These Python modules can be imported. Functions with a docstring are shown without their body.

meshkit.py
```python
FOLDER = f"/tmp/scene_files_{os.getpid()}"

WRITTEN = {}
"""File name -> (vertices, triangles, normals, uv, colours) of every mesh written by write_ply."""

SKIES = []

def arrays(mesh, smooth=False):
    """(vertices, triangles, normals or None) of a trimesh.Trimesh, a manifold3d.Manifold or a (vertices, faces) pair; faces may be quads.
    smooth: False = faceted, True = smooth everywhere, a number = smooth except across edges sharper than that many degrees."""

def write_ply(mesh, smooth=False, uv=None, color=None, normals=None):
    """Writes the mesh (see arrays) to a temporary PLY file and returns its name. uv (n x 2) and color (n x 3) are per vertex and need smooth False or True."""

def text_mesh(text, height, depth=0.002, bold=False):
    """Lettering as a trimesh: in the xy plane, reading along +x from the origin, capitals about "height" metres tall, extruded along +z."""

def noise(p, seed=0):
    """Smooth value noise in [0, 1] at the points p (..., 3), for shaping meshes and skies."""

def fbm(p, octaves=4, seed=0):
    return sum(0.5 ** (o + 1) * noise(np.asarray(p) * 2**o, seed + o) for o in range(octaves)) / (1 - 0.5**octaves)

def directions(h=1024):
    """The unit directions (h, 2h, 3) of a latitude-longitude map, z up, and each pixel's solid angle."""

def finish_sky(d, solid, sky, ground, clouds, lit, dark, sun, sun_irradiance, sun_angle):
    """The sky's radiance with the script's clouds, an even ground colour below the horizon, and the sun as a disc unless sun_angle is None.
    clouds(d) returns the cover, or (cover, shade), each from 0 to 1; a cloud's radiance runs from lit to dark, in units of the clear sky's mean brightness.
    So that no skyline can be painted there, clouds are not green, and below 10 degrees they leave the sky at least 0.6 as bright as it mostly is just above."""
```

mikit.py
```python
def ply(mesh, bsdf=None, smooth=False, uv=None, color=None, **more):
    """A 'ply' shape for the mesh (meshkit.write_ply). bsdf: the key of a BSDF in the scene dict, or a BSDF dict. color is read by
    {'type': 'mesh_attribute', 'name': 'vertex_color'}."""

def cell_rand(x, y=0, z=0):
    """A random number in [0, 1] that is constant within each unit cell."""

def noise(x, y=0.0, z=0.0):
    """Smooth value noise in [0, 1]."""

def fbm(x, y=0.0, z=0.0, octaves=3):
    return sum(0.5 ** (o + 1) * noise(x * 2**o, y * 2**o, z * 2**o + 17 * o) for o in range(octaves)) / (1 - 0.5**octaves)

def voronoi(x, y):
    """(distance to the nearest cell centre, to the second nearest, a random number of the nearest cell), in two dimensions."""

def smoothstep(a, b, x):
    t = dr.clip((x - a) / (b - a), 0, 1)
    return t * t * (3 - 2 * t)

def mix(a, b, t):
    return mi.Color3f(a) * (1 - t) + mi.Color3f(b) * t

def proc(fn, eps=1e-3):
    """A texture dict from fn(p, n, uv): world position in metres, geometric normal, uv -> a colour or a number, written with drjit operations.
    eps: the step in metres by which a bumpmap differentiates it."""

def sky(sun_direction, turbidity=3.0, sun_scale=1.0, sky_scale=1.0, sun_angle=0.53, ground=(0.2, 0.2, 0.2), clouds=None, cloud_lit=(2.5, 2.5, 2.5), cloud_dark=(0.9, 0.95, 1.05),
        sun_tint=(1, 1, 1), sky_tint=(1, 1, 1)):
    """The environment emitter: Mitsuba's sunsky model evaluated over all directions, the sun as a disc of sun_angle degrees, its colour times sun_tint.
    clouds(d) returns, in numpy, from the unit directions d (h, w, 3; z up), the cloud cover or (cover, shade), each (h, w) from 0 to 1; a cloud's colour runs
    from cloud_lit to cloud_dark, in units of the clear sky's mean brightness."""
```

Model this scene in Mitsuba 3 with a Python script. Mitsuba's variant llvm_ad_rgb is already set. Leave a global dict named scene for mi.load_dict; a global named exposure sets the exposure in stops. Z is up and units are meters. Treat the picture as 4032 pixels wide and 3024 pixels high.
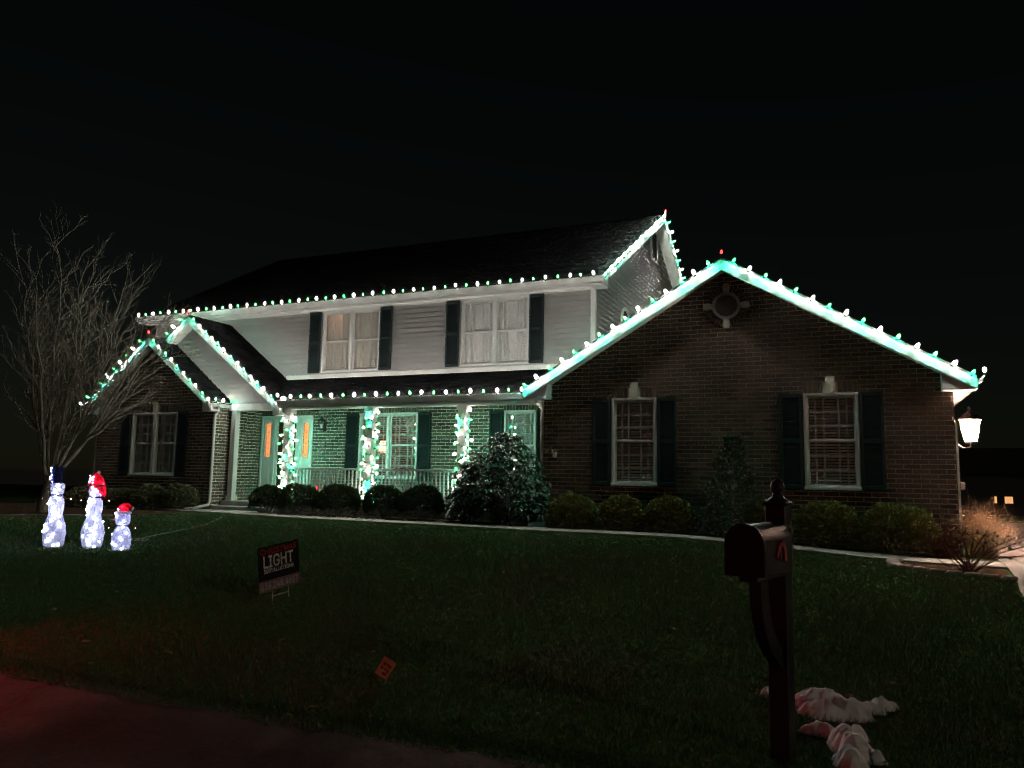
import math, random
import numpy as np, trimesh, mitsuba as mi, drjit as dr, mikit, meshkit
import shapely.geometry as sg, shapely.affinity as sa
from shapely.ops import unary_union
from shapely.prepared import prep
from trimesh.creation import triangulate_polygon
T = mi.ScalarTransform4f
rng = np.random.default_rng(7)
scene, labels = {}, {}

# ------------------------------------------------------------------ camera, night sky, exposure
# The camera stands at the origin (eye height 1.6 m above the street); x runs along the house front, y away from the street.
YAW, PITCH, ROLL, FOC = 0.4171, 0.1188, 0.0178, 3097.8 / 4032
cy, sy, cp, sp = math.cos(YAW), math.sin(YAW), math.cos(PITCH), math.sin(PITCH)
fwd = np.array([-sy * cp, cy * cp, sp]); right = np.array([cy, sy, 0.0]); up0 = np.cross(right, fwd)
up = up0 * math.cos(ROLL) - right * math.sin(ROLL)
scene['camera'] = {'type': 'perspective', 'fov_axis': 'x', 'fov': math.degrees(2 * math.atan(0.5 / FOC)), 'near_clip': 0.05, 'far_clip': 600.0,
                   'to_world': T().look_at(origin=[0, 0, 0], target=fwd.tolist(), up=up.tolist())}
exposure = 10.0
K = 2.0 ** -exposure                                                  # a radiance of K shows as full white
scene['sky'] = dict(mikit.sky([0.86, -0.37, 0.28], turbidity=3, sun_scale=0.00016, sky_scale=0.000034, sun_angle=3.0, sun_tint=(1.0, 1.18, 1.75), sky_tint=(1.15, 1.0, 0.68)), sampling_weight=8.0)

# ------------------------------------------------------------------ helpers
def numbered(name):
    if name not in scene and name not in USED: USED.add(name); return name
    k = 1
    while f'{name}_{k:03d}' in USED: k += 1
    USED.add(f'{name}_{k:03d}'); return f'{name}_{k:03d}'
USED = set()
def thing(name, label, cat, group=None, kind=None):
    key = numbered(name); labels[key] = {'label': label, 'category': cat}
    if group: labels[key]['group'] = group
    if kind: labels[key]['kind'] = kind
    return key
def put(name, mesh, mat, smooth=False, color=None, kind=None, label=None, emit=None, weight=1.0, to_world=None, shape=None):
    key = name if name in labels and name not in scene else numbered(name)
    d = dict(shape) if shape is not None else mikit.ply(mesh, None, smooth=smooth, color=color)
    if mat: d['bsdf'] = {'type': 'ref', 'id': mat}
    if emit is not None:
        d['emitter'] = {'type': 'area', 'radiance': {'type': 'rgb', 'value': [float(c) * K for c in emit]}, 'sampling_weight': float(weight)}
    if to_world is not None: d['to_world'] = to_world
    scene[key] = d
    if kind or label:
        labels.setdefault(key, {})
        if kind: labels[key]['kind'] = kind
        if label: labels[key]['label'] = label
    return key
def struct(name, mesh, mat, **k):
    return put(name, mesh, mat, kind='structure', **k)
def cat(parts):
    V, F, n = [], [], 0
    for v, f in parts:
        v = np.asarray(v, float); f = np.asarray(f, int)
        if f.shape[1] == 4: f = np.vstack([f[:, [0, 1, 2]], f[:, [0, 2, 3]]])
        V.append(v); F.append(f + n); n += len(v)
    return np.vstack(V), np.vstack(F)
BF = np.array([[0, 2, 3, 1], [4, 5, 7, 6], [0, 1, 5, 4], [2, 6, 7, 3], [0, 4, 6, 2], [1, 3, 7, 5]])
def box(x0, x1, y0, y1, z0, z1):
    return np.array([[x, y, z] for x in (x0, x1) for y in (y0, y1) for z in (z0, z1)], float), BF[:, ::-1]
def rbox(x0, x1, y0, y1, z0, z1, b=0.006):
    """A box with chamfered edges."""
    c = np.array([(x0 + x1) / 2, (y0 + y1) / 2, (z0 + z1) / 2]); h = np.array([abs(x1 - x0), abs(y1 - y0), abs(z1 - z0)]) / 2
    b = min(b, *(h * 0.45)); P = []
    for s in BOXS:
        for a in range(3):
            q = h - b; q[a] = h[a]; P.append(c + s * q)
    m = trimesh.convex.convex_hull(np.array(P)); return np.array(m.vertices), np.array(m.faces)
BOXS = np.array([[a, b, c] for a in (-1, 1) for b in (-1, 1) for c in (-1, 1)], float)
def hull(P):
    m = trimesh.convex.convex_hull(np.asarray(P, float)); return np.array(m.vertices), np.array(m.faces)
def tf(mesh, M):
    v = np.asarray(mesh[0]) @ np.asarray(M)[:3, :3].T + np.asarray(M)[:3, 3]; return v, mesh[1]
def shift(mesh, d): return np.asarray(mesh[0]) + np.asarray(d, float), mesh[1]
def rotz(mesh, a, c=(0, 0, 0)):
    R = np.array([[math.cos(a), -math.sin(a), 0], [math.sin(a), math.cos(a), 0], [0, 0, 1]])
    return (np.asarray(mesh[0]) - c) @ R.T + c, mesh[1]
def tube(points, radii, sides=6, cap=True):
    p = np.asarray(points, float); r = np.broadcast_to(np.asarray(radii, float), (len(p),))
    t = np.gradient(p, axis=0); t /= np.linalg.norm(t, axis=1, keepdims=True) + 1e-12
    ref = np.array([0, 0, 1.0]) if abs(t[:, 2]).mean() < 0.8 else np.array([1.0, 0, 0])
    a = np.cross(t, ref); a /= np.linalg.norm(a, axis=1, keepdims=True) + 1e-12; b = np.cross(t, a)
    g = np.arange(sides) * 2 * np.pi / sides
    v = (p[:, None] + r[:, None, None] * (np.cos(g)[None, :, None] * a[:, None] + np.sin(g)[None, :, None] * b[:, None])).reshape(-1, 3)
    i, j = np.meshgrid(np.arange(len(p) - 1), np.arange(sides), indexing='ij')
    q = np.stack([i * sides + j, i * sides + (j + 1) % sides, (i + 1) * sides + (j + 1) % sides, (i + 1) * sides + j], -1).reshape(-1, 4)
    f = np.vstack([q[:, [0, 1, 2]], q[:, [0, 2, 3]]])
    if cap:
        v = np.vstack([v, p[:1], p[-1:]]); n = len(v)
        j = np.arange(sides); e = (len(p) - 1) * sides
        f = np.vstack([f, np.stack([(j + 1) % sides, j, j * 0 + n - 2], 1), np.stack([e + j, e + (j + 1) % sides, j * 0 + n - 1], 1)])
    return v, f
def lathe(prof, sides=16):
    """prof: (radius, z) from the bottom up."""
    prof = np.asarray(prof, float); g = np.arange(sides) * 2 * np.pi / sides
    v = np.stack([prof[:, :1] * np.cos(g), prof[:, :1] * np.sin(g), prof[:, 1:] + 0 * g], -1).reshape(-1, 3)
    i, j = np.meshgrid(np.arange(len(prof) - 1), np.arange(sides), indexing='ij')
    q = np.stack([i * sides + j, i * sides + (j + 1) % sides, (i + 1) * sides + (j + 1) % sides, (i + 1) * sides + j], -1).reshape(-1, 4)
    n = len(v); v = np.vstack([v, [[0, 0, prof[0, 1]], [0, 0, prof[-1, 1]]]]); j = np.arange(sides); e = (len(prof) - 1) * sides
    return v, np.vstack([q[:, [0, 1, 2]], q[:, [0, 2, 3]], np.stack([(j + 1) % sides, j, j * 0 + n], 1), np.stack([e + j, e + (j + 1) % sides, j * 0 + n + 1], 1)])
def align(mesh, pos, axis, scale=1.0):
    """Moves a mesh built along +z so that it starts at pos and points along axis."""
    z = np.asarray(axis, float); z = z / np.linalg.norm(z); x = np.cross([0, 0, 1.0] if abs(z[2]) < 0.9 else [1.0, 0, 0], z); x /= np.linalg.norm(x)
    return np.asarray(mesh[0]) * scale @ np.stack([x, np.cross(z, x), z]) + np.asarray(pos, float), mesh[1]
def place(pos, axis):
    z = np.asarray(axis, float); z = z / np.linalg.norm(z); x = np.cross([0, 0, 1.0] if abs(z[2]) < 0.9 else [1.0, 0, 0], z); x /= np.linalg.norm(x)
    M = np.eye(4); M[:3, 0], M[:3, 1], M[:3, 2], M[:3, 3] = x, np.cross(z, x), z, pos
    return T(M.tolist())
def slab(poly, d0, d1, at):
    """A shapely polygon in (u, z) as a slab between depths d0 and d1; at(u, d, z) gives the world point arrays."""
    parts = []
    for g in (poly.geoms if hasattr(poly, 'geoms') else [poly]):
        if g.is_empty or g.geom_type != 'Polygon' or g.area < 1e-6: continue
        v, f = triangulate_polygon(g, engine='earcut'); v = np.asarray(v); f = np.asarray(f); n = len(v)
        A = np.stack(at(v[:, 0], d0 + 0 * v[:, 0], v[:, 1]), 1); B = np.stack(at(v[:, 0], d1 + 0 * v[:, 0], v[:, 1]), 1)
        F = [f, f[:, ::-1] + n]
        for ring in [g.exterior, *g.interiors]:
            c = np.asarray(ring.coords)[:-1]; k = len(c)
            ra = np.stack(at(c[:, 0], d0 + 0 * c[:, 0], c[:, 1]), 1); rb = np.stack(at(c[:, 0], d1 + 0 * c[:, 0], c[:, 1]), 1)
            i = np.arange(k); j = (i + 1) % k
            parts.append((np.vstack([ra, rb]), np.vstack([np.stack([i, j, j + k], 1), np.stack([i, j + k, i + k], 1)])))
        parts.append((np.vstack([A, B]), np.vstack(F)))
    return cat(parts) if parts else None
def front(Y): return lambda u, d, z: (u, Y + d, z)                   # walls that face the street: depth runs into the house
def side(X): return lambda u, d, z: (X - d, u, z)                    # walls that face +x
def rgb(*c): return {'type': 'rgb', 'value': list(map(float, c if len(c) == 3 else c * 3))}
def diffuse(key, tex): scene[key] = {'type': 'twosided', 'bsdf': {'type': 'diffuse', 'reflectance': tex}}
def plastic(key, tex, alpha=0.2): scene[key] = {'type': 'twosided', 'bsdf': {'type': 'roughplastic', 'diffuse_reflectance': tex, 'alpha': alpha, 'distribution': 'ggx'}}
VC = {'type': 'mesh_attribute', 'name': 'vertex_color'}
nz, mix, fbm, sstep = mikit.noise, mikit.mix, mikit.fbm, mikit.smoothstep

# ------------------------------------------------------------------ materials
diffuse('tinted', VC)                                                # colour per piece
BRICKS = [(.076, .058, .047), (.062, .049, .041), (.098, .072, .054), (.040, .034, .030), (.090, .070, .050)]
for i, c in enumerate(BRICKS): diffuse(f'brick_{i}', rgb(*c))
diffuse('mortar', mikit.proc(lambda p, n, uv: mi.Color3f(.52, .48, .43) * (.8 + .4 * nz(p.x * 9, p.y * 9, p.z * 9))))
diffuse('stone', mikit.proc(lambda p, n, uv: mi.Color3f(.46, .44, .38) * (.85 + .3 * nz(p.x * 30, p.y * 30, p.z * 30))))
plastic('siding', mikit.proc(lambda p, n, uv: mi.Color3f(.35, .335, .325) * (.92 + .16 * fbm(p.x * 1.3 + p.y * 1.3, p.z * 9, 0))), 0.35)
plastic('trim', mikit.proc(lambda p, n, uv: mi.Color3f(.60, .59, .57) * (.9 + .2 * fbm(p.x * 3, p.y * 3, p.z * 3))), 0.3)
diffuse('soffit', rgb(.60, .58, .54))
diffuse('shutter', rgb(.018, .025, .025))
diffuse('interior', rgb(.06, .055, .05))
diffuse('blind', rgb(.60, .58, .56))
diffuse('curtain', rgb(.50, .40, .30))
diffuse('wood', mikit.proc(lambda p, n, uv: mix((.10, .045, .022), (.05, .022, .012), fbm(p.x * 40, p.y * 6, p.z * 3))))
scene['pane_glass'] = {'type': 'thindielectric', 'int_ior': 1.5}
diffuse('concrete', mikit.proc(lambda p, n, uv: mi.Color3f(.30, .29, .265) * (.70 + .5 * fbm(p.x * 2.2, p.y * 2.2, 0, 5)) * (1 - .35 * sstep(.62, .8, fbm(p.x * .7 + 9, p.y * .7, 3)))))
def pave(p, n, uv):
    g = .45 + .55 * fbm(p.x * 1.7, p.y * 1.7, 0, 6) + .22 * (nz(p.x * 55, p.y * 55) - .5)
    crack = sstep(.0, .02, dr.abs(fbm(p.x * .9 + 2, p.y * .9, 5, 5) - .5)); stain = 1 - .45 * sstep(.55, .75, fbm(p.x * .8 + 4, p.y * .8, 7, 4))
    return mi.Color3f(.15, .13, .12) * g * (.85 + .15 * crack) * stain
diffuse('pavement', mikit.proc(pave))
diffuse('lawn_soil', mikit.proc(lambda p, n, uv: mix((.036, .072, .024), (.050, .052, .028), sstep(.45, .8, fbm(p.x * .9, p.y * .9, 2, 4))) * (.6 + .8 * nz(p.x * 25, p.y * 25))))
diffuse('mulch', mikit.proc(lambda p, n, uv: mi.Color3f(.040, .026, .018) * (.4 + 1.2 * nz(p.x * 60, p.y * 60, p.z * 60))))
diffuse('bark', mikit.proc(lambda p, n, uv: mi.Color3f(.150, .135, .112) * (.6 + .8 * fbm(p.x * 25, p.y * 25, p.z * 8))))
plastic('black_metal', rgb(.006, .006, .007), 0.3)
plastic('black_plastic', rgb(.016, .016, .018), 0.3)
diffuse('wire', rgb(.010, .022, .012))
diffuse('white_wire', rgb(.5, .5, .5))
plastic('red_plastic', rgb(.45, .02, .02), 0.2)
diffuse('snow', mikit.proc(lambda p, n, uv: mi.Color3f(.80, .78, .78) * (.72 + .5 * fbm(p.x * 11, p.y * 11, p.z * 11, 4)) * (1 - .45 * sstep(.55, .75, fbm(p.x * 5 + 3, p.y * 5, p.z * 5)))))
diffuse('lamp_black', rgb(.02, .02, .02))
diffuse('dark_glassy', rgb(.03, .03, .035))
def thin(key, c, t=1.0): scene[key] = {'type': 'principledthin', 'base_color': rgb(*c), 'roughness': 0.7, 'diff_trans': t, 'spec_trans': 0.0, 'eta': 1.3}
thin('white_fabric', (.80, .80, .92)); thin('red_fabric', (.75, .02, .06)); thin('blue_tinsel', (.02, .022, .07), .8)

# ------------------------------------------------------------------ ground
def sm(a, b, x):
    t = np.clip((x - a) / (b - a), 0, 1); return t * t * (3 - 2 * t)
def zh(X): return -.95 - .2 * sm(-3.5, 1.5, np.asarray(X, float))
def gz(X, Y):
    X, Y = np.asarray(X, float), np.asarray(Y, float)
    return -1.5 + (zh(X) + 1.5) * np.clip((Y - 4.0) / 9.2, 0, 1) - 2.6 * sm(26, 110, Y)
def grid(xs, ys, zf):
    X, Y = np.meshgrid(xs, ys); v = np.stack([X, Y, zf(X, Y)], -1).reshape(-1, 3); nx = len(xs)
    i, j = np.meshgrid(np.arange(len(ys) - 1), np.arange(nx - 1), indexing='ij'); a = (i * nx + j).ravel()
    return v, np.stack([a, a + 1, a + nx + 1, a + nx], 1)
def strip(A, B, dz, n=40, rows=3, zf=gz):
    """A sheet on the ground between two polylines (x, y), dz above it."""
    def along(P):
        P = np.asarray(P, float); s = np.r_[0, np.cumsum(np.linalg.norm(np.diff(P, axis=0), axis=1))]; t = np.linspace(0, s[-1], n)
        return np.stack([np.interp(t, s, P[:, 0]), np.interp(t, s, P[:, 1])], 1)
    a, b = along(A), along(B); w = np.linspace(0, 1, rows)[:, None, None]; P = a[None] * (1 - w) + b[None] * w
    v = np.concatenate([P, (zf(P[..., 0], P[..., 1]) + dz)[..., None]], -1).reshape(-1, 3)
    i, j = np.meshgrid(np.arange(rows - 1), np.arange(n - 1), indexing='ij'); k = (i * n + j).ravel()
    return v, np.stack([k, k + 1, k + n + 1, k + n], 1)
CURB = 4.27
xs = np.unique(np.r_[-160, -90, -50, np.linspace(-30, 10, 81), 20, 50, 90, 160]); ys = np.unique(np.r_[np.linspace(4.0, 15, 60), np.linspace(15, 40, 26), 60, 100, 200, 300])
struct('lawn', grid(xs, ys, gz), 'lawn_soil', smooth=True)
sx_ = np.unique(np.r_[-160, -80, -40, np.linspace(-20, 8, 281), 20, 60, 160]); sy_ = np.unique(np.r_[-120, -60, -30, np.linspace(-10, 2.5, 40), np.linspace(2.5, 4.06, 30)])
def street_z(x, y):
    q = np.stack([x, y, 0 * x], -1).reshape(-1, 3); bump = (meshkit.fbm(q * 1.6) - .5).reshape(x.shape) * .012 + (meshkit.fbm(q * 7) - .5).reshape(x.shape) * .002
    return -1.6 - .012 * np.clip(3.2 - y, 0, 5) + .105 * sm(3.15, 4.0, y + .10 * (meshkit.fbm(np.stack([x * .9, 0 * x, 0 * x], -1).reshape(-1, 3)).reshape(x.shape) - .5)) + bump
struct('street', grid(sx_, sy_, street_z), 'pavement', smooth=True)
WF = [(-16.2, 14.6), (-14.9, 14.35), (-13.7, 14.2), (-10.95, 13.6), (-8.3, 13.5), (-5.8, 13.22), (-2.5, 13.22), (1.85, 13.1)]
WB = [(-15.6, 15.3), (-14.9, 15.4), (-13.4, 15.2), (-12.9, 14.6), (-10.9, 14.3), (-8.8, 14.15), (-5.7, 13.95), (-2.5, 13.9), (1.85, 13.85)]
def slabstrip(A, B, h, n=60):
    t = strip(A, B, h, n, 5); lo = strip(A, A, 0, n, 2)[0]
    e1, e2 = strip(A, A, h, n, 2)[0][:n], strip(B, B, h, n, 2)[0][:n]
    parts = [t]
    for e in (e1, e2):
        q = np.vstack([e, e - [0, 0, h + .05]]); i = np.arange(n - 1); parts.append((q, np.stack([i, i + 1, i + 1 + n, i + n], 1)))
    return cat(parts)
struct('walkway', slabstrip(WF, WB, .035, 90), 'concrete')
struct('planting_bed', strip([(-13.0, 14.62), (-10.9, 14.32), (-8.8, 14.17), (-5.7, 13.97), (-2.5, 13.92), (1.45, 13.87)], [(-13.0, 15.56), (-10.9, 15.56), (-8.8, 15.56), (-5.8, 14.95), (-2.5, 14.95), (1.45, 14.95)], .012, 80, 6), 'mulch')
struct('planting_bed', strip([(-30, 11.3), (-17.4, 11.6), (-14.9, 12.35), (-13.9, 13.6), (-14.6, 14.4)], [(-30, 16), (-19.2, 15.4), (-17, 15.3), (-15.6, 15.0), (-15.5, 14.8)], .012, 60, 8), 'mulch')
struct('planting_bed', strip([(.43, 12.45), (.8, 12.3), (1.2, 12.12), (1.72, 11.95)], [(.43, 13.05), (.8, 13.03), (1.2, 13.03), (1.78, 13.03)], .016, 30, 5), 'mulch')
def gdrive(X, Y): return gz(np.minimum(X, 1.9), Y)
dl = [(1.6, 4.2), (1.64, 10.9), (1.78, 12.0), (1.9, 13.9), (1.95, 30)]
struct('driveway', strip(dl, [(8.5, 4.2), (8.5, 10.9), (8.5, 12), (8.5, 13.9), (8.5, 30)], .02, 60, 12, gdrive), 'concrete')

# ------------------------------------------------------------------ the house
H = thing('house', 'two storey brick house with pale siding upstairs and a covered porch, outlined in bulbs', 'house')
def hp(name, mesh, mat, **k): return put(f'{H}__{name}', mesh, mat, **k)
YG, YL, YW, YU, YP, YS = 14.88, 15.30, 16.97, 17.05, 15.80, 15.80   # wall planes: garage wing, brick gable, porch wall, upper wall, porch columns, siding gable
FLOOR = -.70
rest_bricks = []                                                     # bricks past the 300 nearest ones: (verts, colour)
cand = []
def brick_boxes(poly, Y, z0, course=.081, L=.254, j=.013, at=None, phase=0.0, soldier=False):
    at = at or front(Y); u0, w0, u1, w1 = poly.bounds; P = prep(poly.buffer(1e-6)); out = []
    rows = range(int((w0 - z0) / course) - 1, int((w1 - z0) / course) + 2)
    for r in rows:
        za, zb = z0 + r * course + j / 2, z0 + (r + 1) * course - j / 2
        off = phase + (r % 2) * L / 2
        for c in range(int((u0 - off) / L) - 2, int((u1 - off) / L) + 2):
            a, b = off + c * L + j / 2, off + (c + 1) * L - j / 2
            if b < u0 or a > u1 or zb < w0 or za > w1: continue
            q = sg.box(a, za, b, zb)
            if not P.contains(q):
                g = poly.intersection(q)
                if g.area < 3e-4: continue
                g = max(g.geoms, key=lambda x: x.area) if hasattr(g, 'geoms') else g
                if g.geom_type != 'Polygon': continue
                g = g.simplify(.002)
            else: g = q
            d = -rng.random() * .003
            m = slab(g, d, .02, at)
            if m is None: continue
            ctr = np.stack(at(np.array([g.centroid.x]), np.array([0.0]), np.array([g.centroid.y])), 1)[0]
            out.append((m, BRICKS[rng.integers(len(BRICKS))] if rng.random() > .12 else BRICKS[3], ctr))
    return out
def brick_wall(poly, Y, z0, at=None, phase=0.0, individual=False):
    at = at or front(Y)
    hp('brick_wall', slab(poly, .006, .14, at), 'mortar')
    key = list(scene)[-1]
    for m, c, ctr in brick_boxes(poly, Y, z0, at=at, phase=phase):
        (cand if individual else rest_bricks).append((m, c, ctr, key))
def soldier(x0, x1, z0, z1, Y, key=None, skip=None, w=.081, proud=.0):
    n = max(1, round((x1 - x0) / w)); w = (x1 - x0) / n
    for i in range(n):
        a, b = x0 + i * w + .0065, x0 + (i + 1) * w - .0065
        if skip and a < skip[1] and b > skip[0]: continue
        d = -rng.random() * .003 - proud
        m = box(a, b, Y + d, Y + .02, z0 + .005, z1 - .005)
        rest_bricks.append((m, BRICKS[rng.integers(5)], np.array([(a + b) / 2, Y, z0]), key))

def poly(*p): return sg.Polygon(p)
# window openings
WIN = dict(g1=(-4.442, -3.545, -.111, 1.587), g2=(-.907, .0, -.111, 1.587), l=(-17.98, -16.33, -.11, 1.564), p1=(-11.80, -10.06, -.08, 1.587), p2=(-7.70, -6.88, -.08, 1.587), u1=(-13.16, -11.33, 2.70, 4.36), u2=(-8.96, -7.13, 2.70, 4.36))
def hole(k, e=0.0): a = WIN[k]; return sg.box(a[0] - e, a[2] - e, a[1] + e, a[3] + e)
def shead(k, ex=.0, h=.2): a = WIN[k]; return sg.box(a[0] - ex, a[3], a[1] + ex, a[3] + h)
# garage wing front gable
GP = (-2.25, 4.14)                                                   # roof top line: peak and slope
GS = 2.345 / 3.98
def groof(x): return GP[1] - GS * abs(np.asarray(x) - GP[0])
wall_g = poly((-5.87, -1.3), (1.45, -1.3), (1.45, groof(1.45) - .12), (GP[0], GP[1] - .12), (-5.87, groof(-5.87) - .12))
ring_c, ring_r = (-2.216, 3.277), .385
holes = unary_union([hole('g1'), hole('g2'), shead('g1'), shead('g2'), sg.Point(ring_c).buffer(ring_r, 24)])
brick_wall(wall_g.difference(holes), YG, -1.111, individual=True, phase=.03)
gkey = [k for k in scene if k.startswith('house__brick_wall')][0]
for k in ('g1', 'g2'):
    a = WIN[k]; c = (a[0] + a[1]) / 2; hp('mortar_bed', box(a[0], a[1], YG + .009, YG + .14, a[3], a[3] + .2), 'mortar')
    soldier(a[0], a[1], a[3], a[3] + .2, YG, gkey, skip=(c - .075, c + .075))
    hp('keystone', hull([(c + s * w, YG + d, z) for s in (-1, 1) for w, z in ((.052, a[3] + .003), (.08, a[3] + .29)) for d in (-.03, .06)]), 'stone', label='pale keystone above window')
# round louvred vent with its ring of bricks
n = 32
for i in range(n):
    t0, t1 = 2 * math.pi * (i + .08) / n, 2 * math.pi * (i + .92) / n
    if min(abs((t0 + t1) / 2 - q) for q in (0, math.pi / 2, math.pi, 3 * math.pi / 2, 2 * math.pi)) < .2: continue
    P = [(ring_c[0] + r * math.cos(t), YG + d, ring_c[1] + r * math.sin(t)) for t in (t0, t1) for r in (.262, ring_r) for d in (-.022, .03)]
    m = hull(P); rest_bricks.append((m, BRICKS[rng.integers(5)], np.array(P[0]), gkey))
ringp = sg.Point(ring_c).buffer(ring_r, 24).difference(sg.Point(ring_c).buffer(.25, 24))
hp('mortar_bed', slab(ringp, -.006, .1, front(YG)), 'mortar')
V = f'{H}__round_vent'
rim = slab(sg.Point(ring_c).buffer(.262, 32).difference(sg.Point(ring_c).buffer(.205, 32)), -.045, .08, front(YG))
put(V + '__rim', rim, 'siding'); put(V + '__backing', slab(sg.Point(ring_c).buffer(.25, 24), .06, .09, front(YG)), 'lamp_black')
for i in range(7):
    z = ring_c[1] - .18 + i * .06; w = math.sqrt(max(.205 ** 2 - (z - ring_c[1]) ** 2, 0.001))
    put(V + '__slat', hull([(ring_c[0] + s * w, YG + d, z + e) for s in (-1, 1) for d, e in ((-.035, -.034), (-.030, -.026), (.012, .030), (.014, .038))]), 'siding')
labels[V] = {'label': 'round louvred vent ringed by bricks under the gable peak'}
for t in range(4):
    a = t * math.pi / 2; R = np.array([[math.cos(a), 0, -math.sin(a)], [0, 1, 0], [math.sin(a), 0, math.cos(a)]])
    P = np.array([(r, d, s * w) for r, w in ((.25, .038), (.425, .062)) for s in (-1, 1) for d in (-.04, .03)]) @ R.T
    hp('vent_keystone', hull(P + [ring_c[0], YG, ring_c[1]]), 'stone')

# small brick gable
LP, LS = (-17.27, 3.60), 1.84 / 2.34
def lroof(x): return LP[1] - LS * abs(np.asarray(x) - LP[0])
wall_l = poly((-19.3, -1.2), (-15.03, -1.2), (-15.03, lroof(-15.03) - .1), (LP[0], LP[1] - .1), (-19.3, lroof(-19.3) - .1))
brick_wall(wall_l.difference(unary_union([hole('l'), shead('l', .05)])), YL, -1.12, phase=.1)
lkey = [k for k in scene if k.startswith('house__brick_wall')][1]
a = WIN['l']; c = (a[0] + a[1]) / 2; soldier(a[0] - .05, a[1] + .05, a[3], a[3] + .2, YL, lkey, skip=(c - .07, c + .07), w=.062)
hp('mortar_bed', box(a[0] - .05, a[1] + .05, YL + .009, YL + .14, a[3], a[3] + .2), 'mortar')
hp('keystone', hull([(c + s * w, YL + d, z) for s in (-1, 1) for w, z in ((.05, a[3] + .003), (.078, a[3] + .28)) for d in (-.03, .06)]), 'stone')
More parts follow.
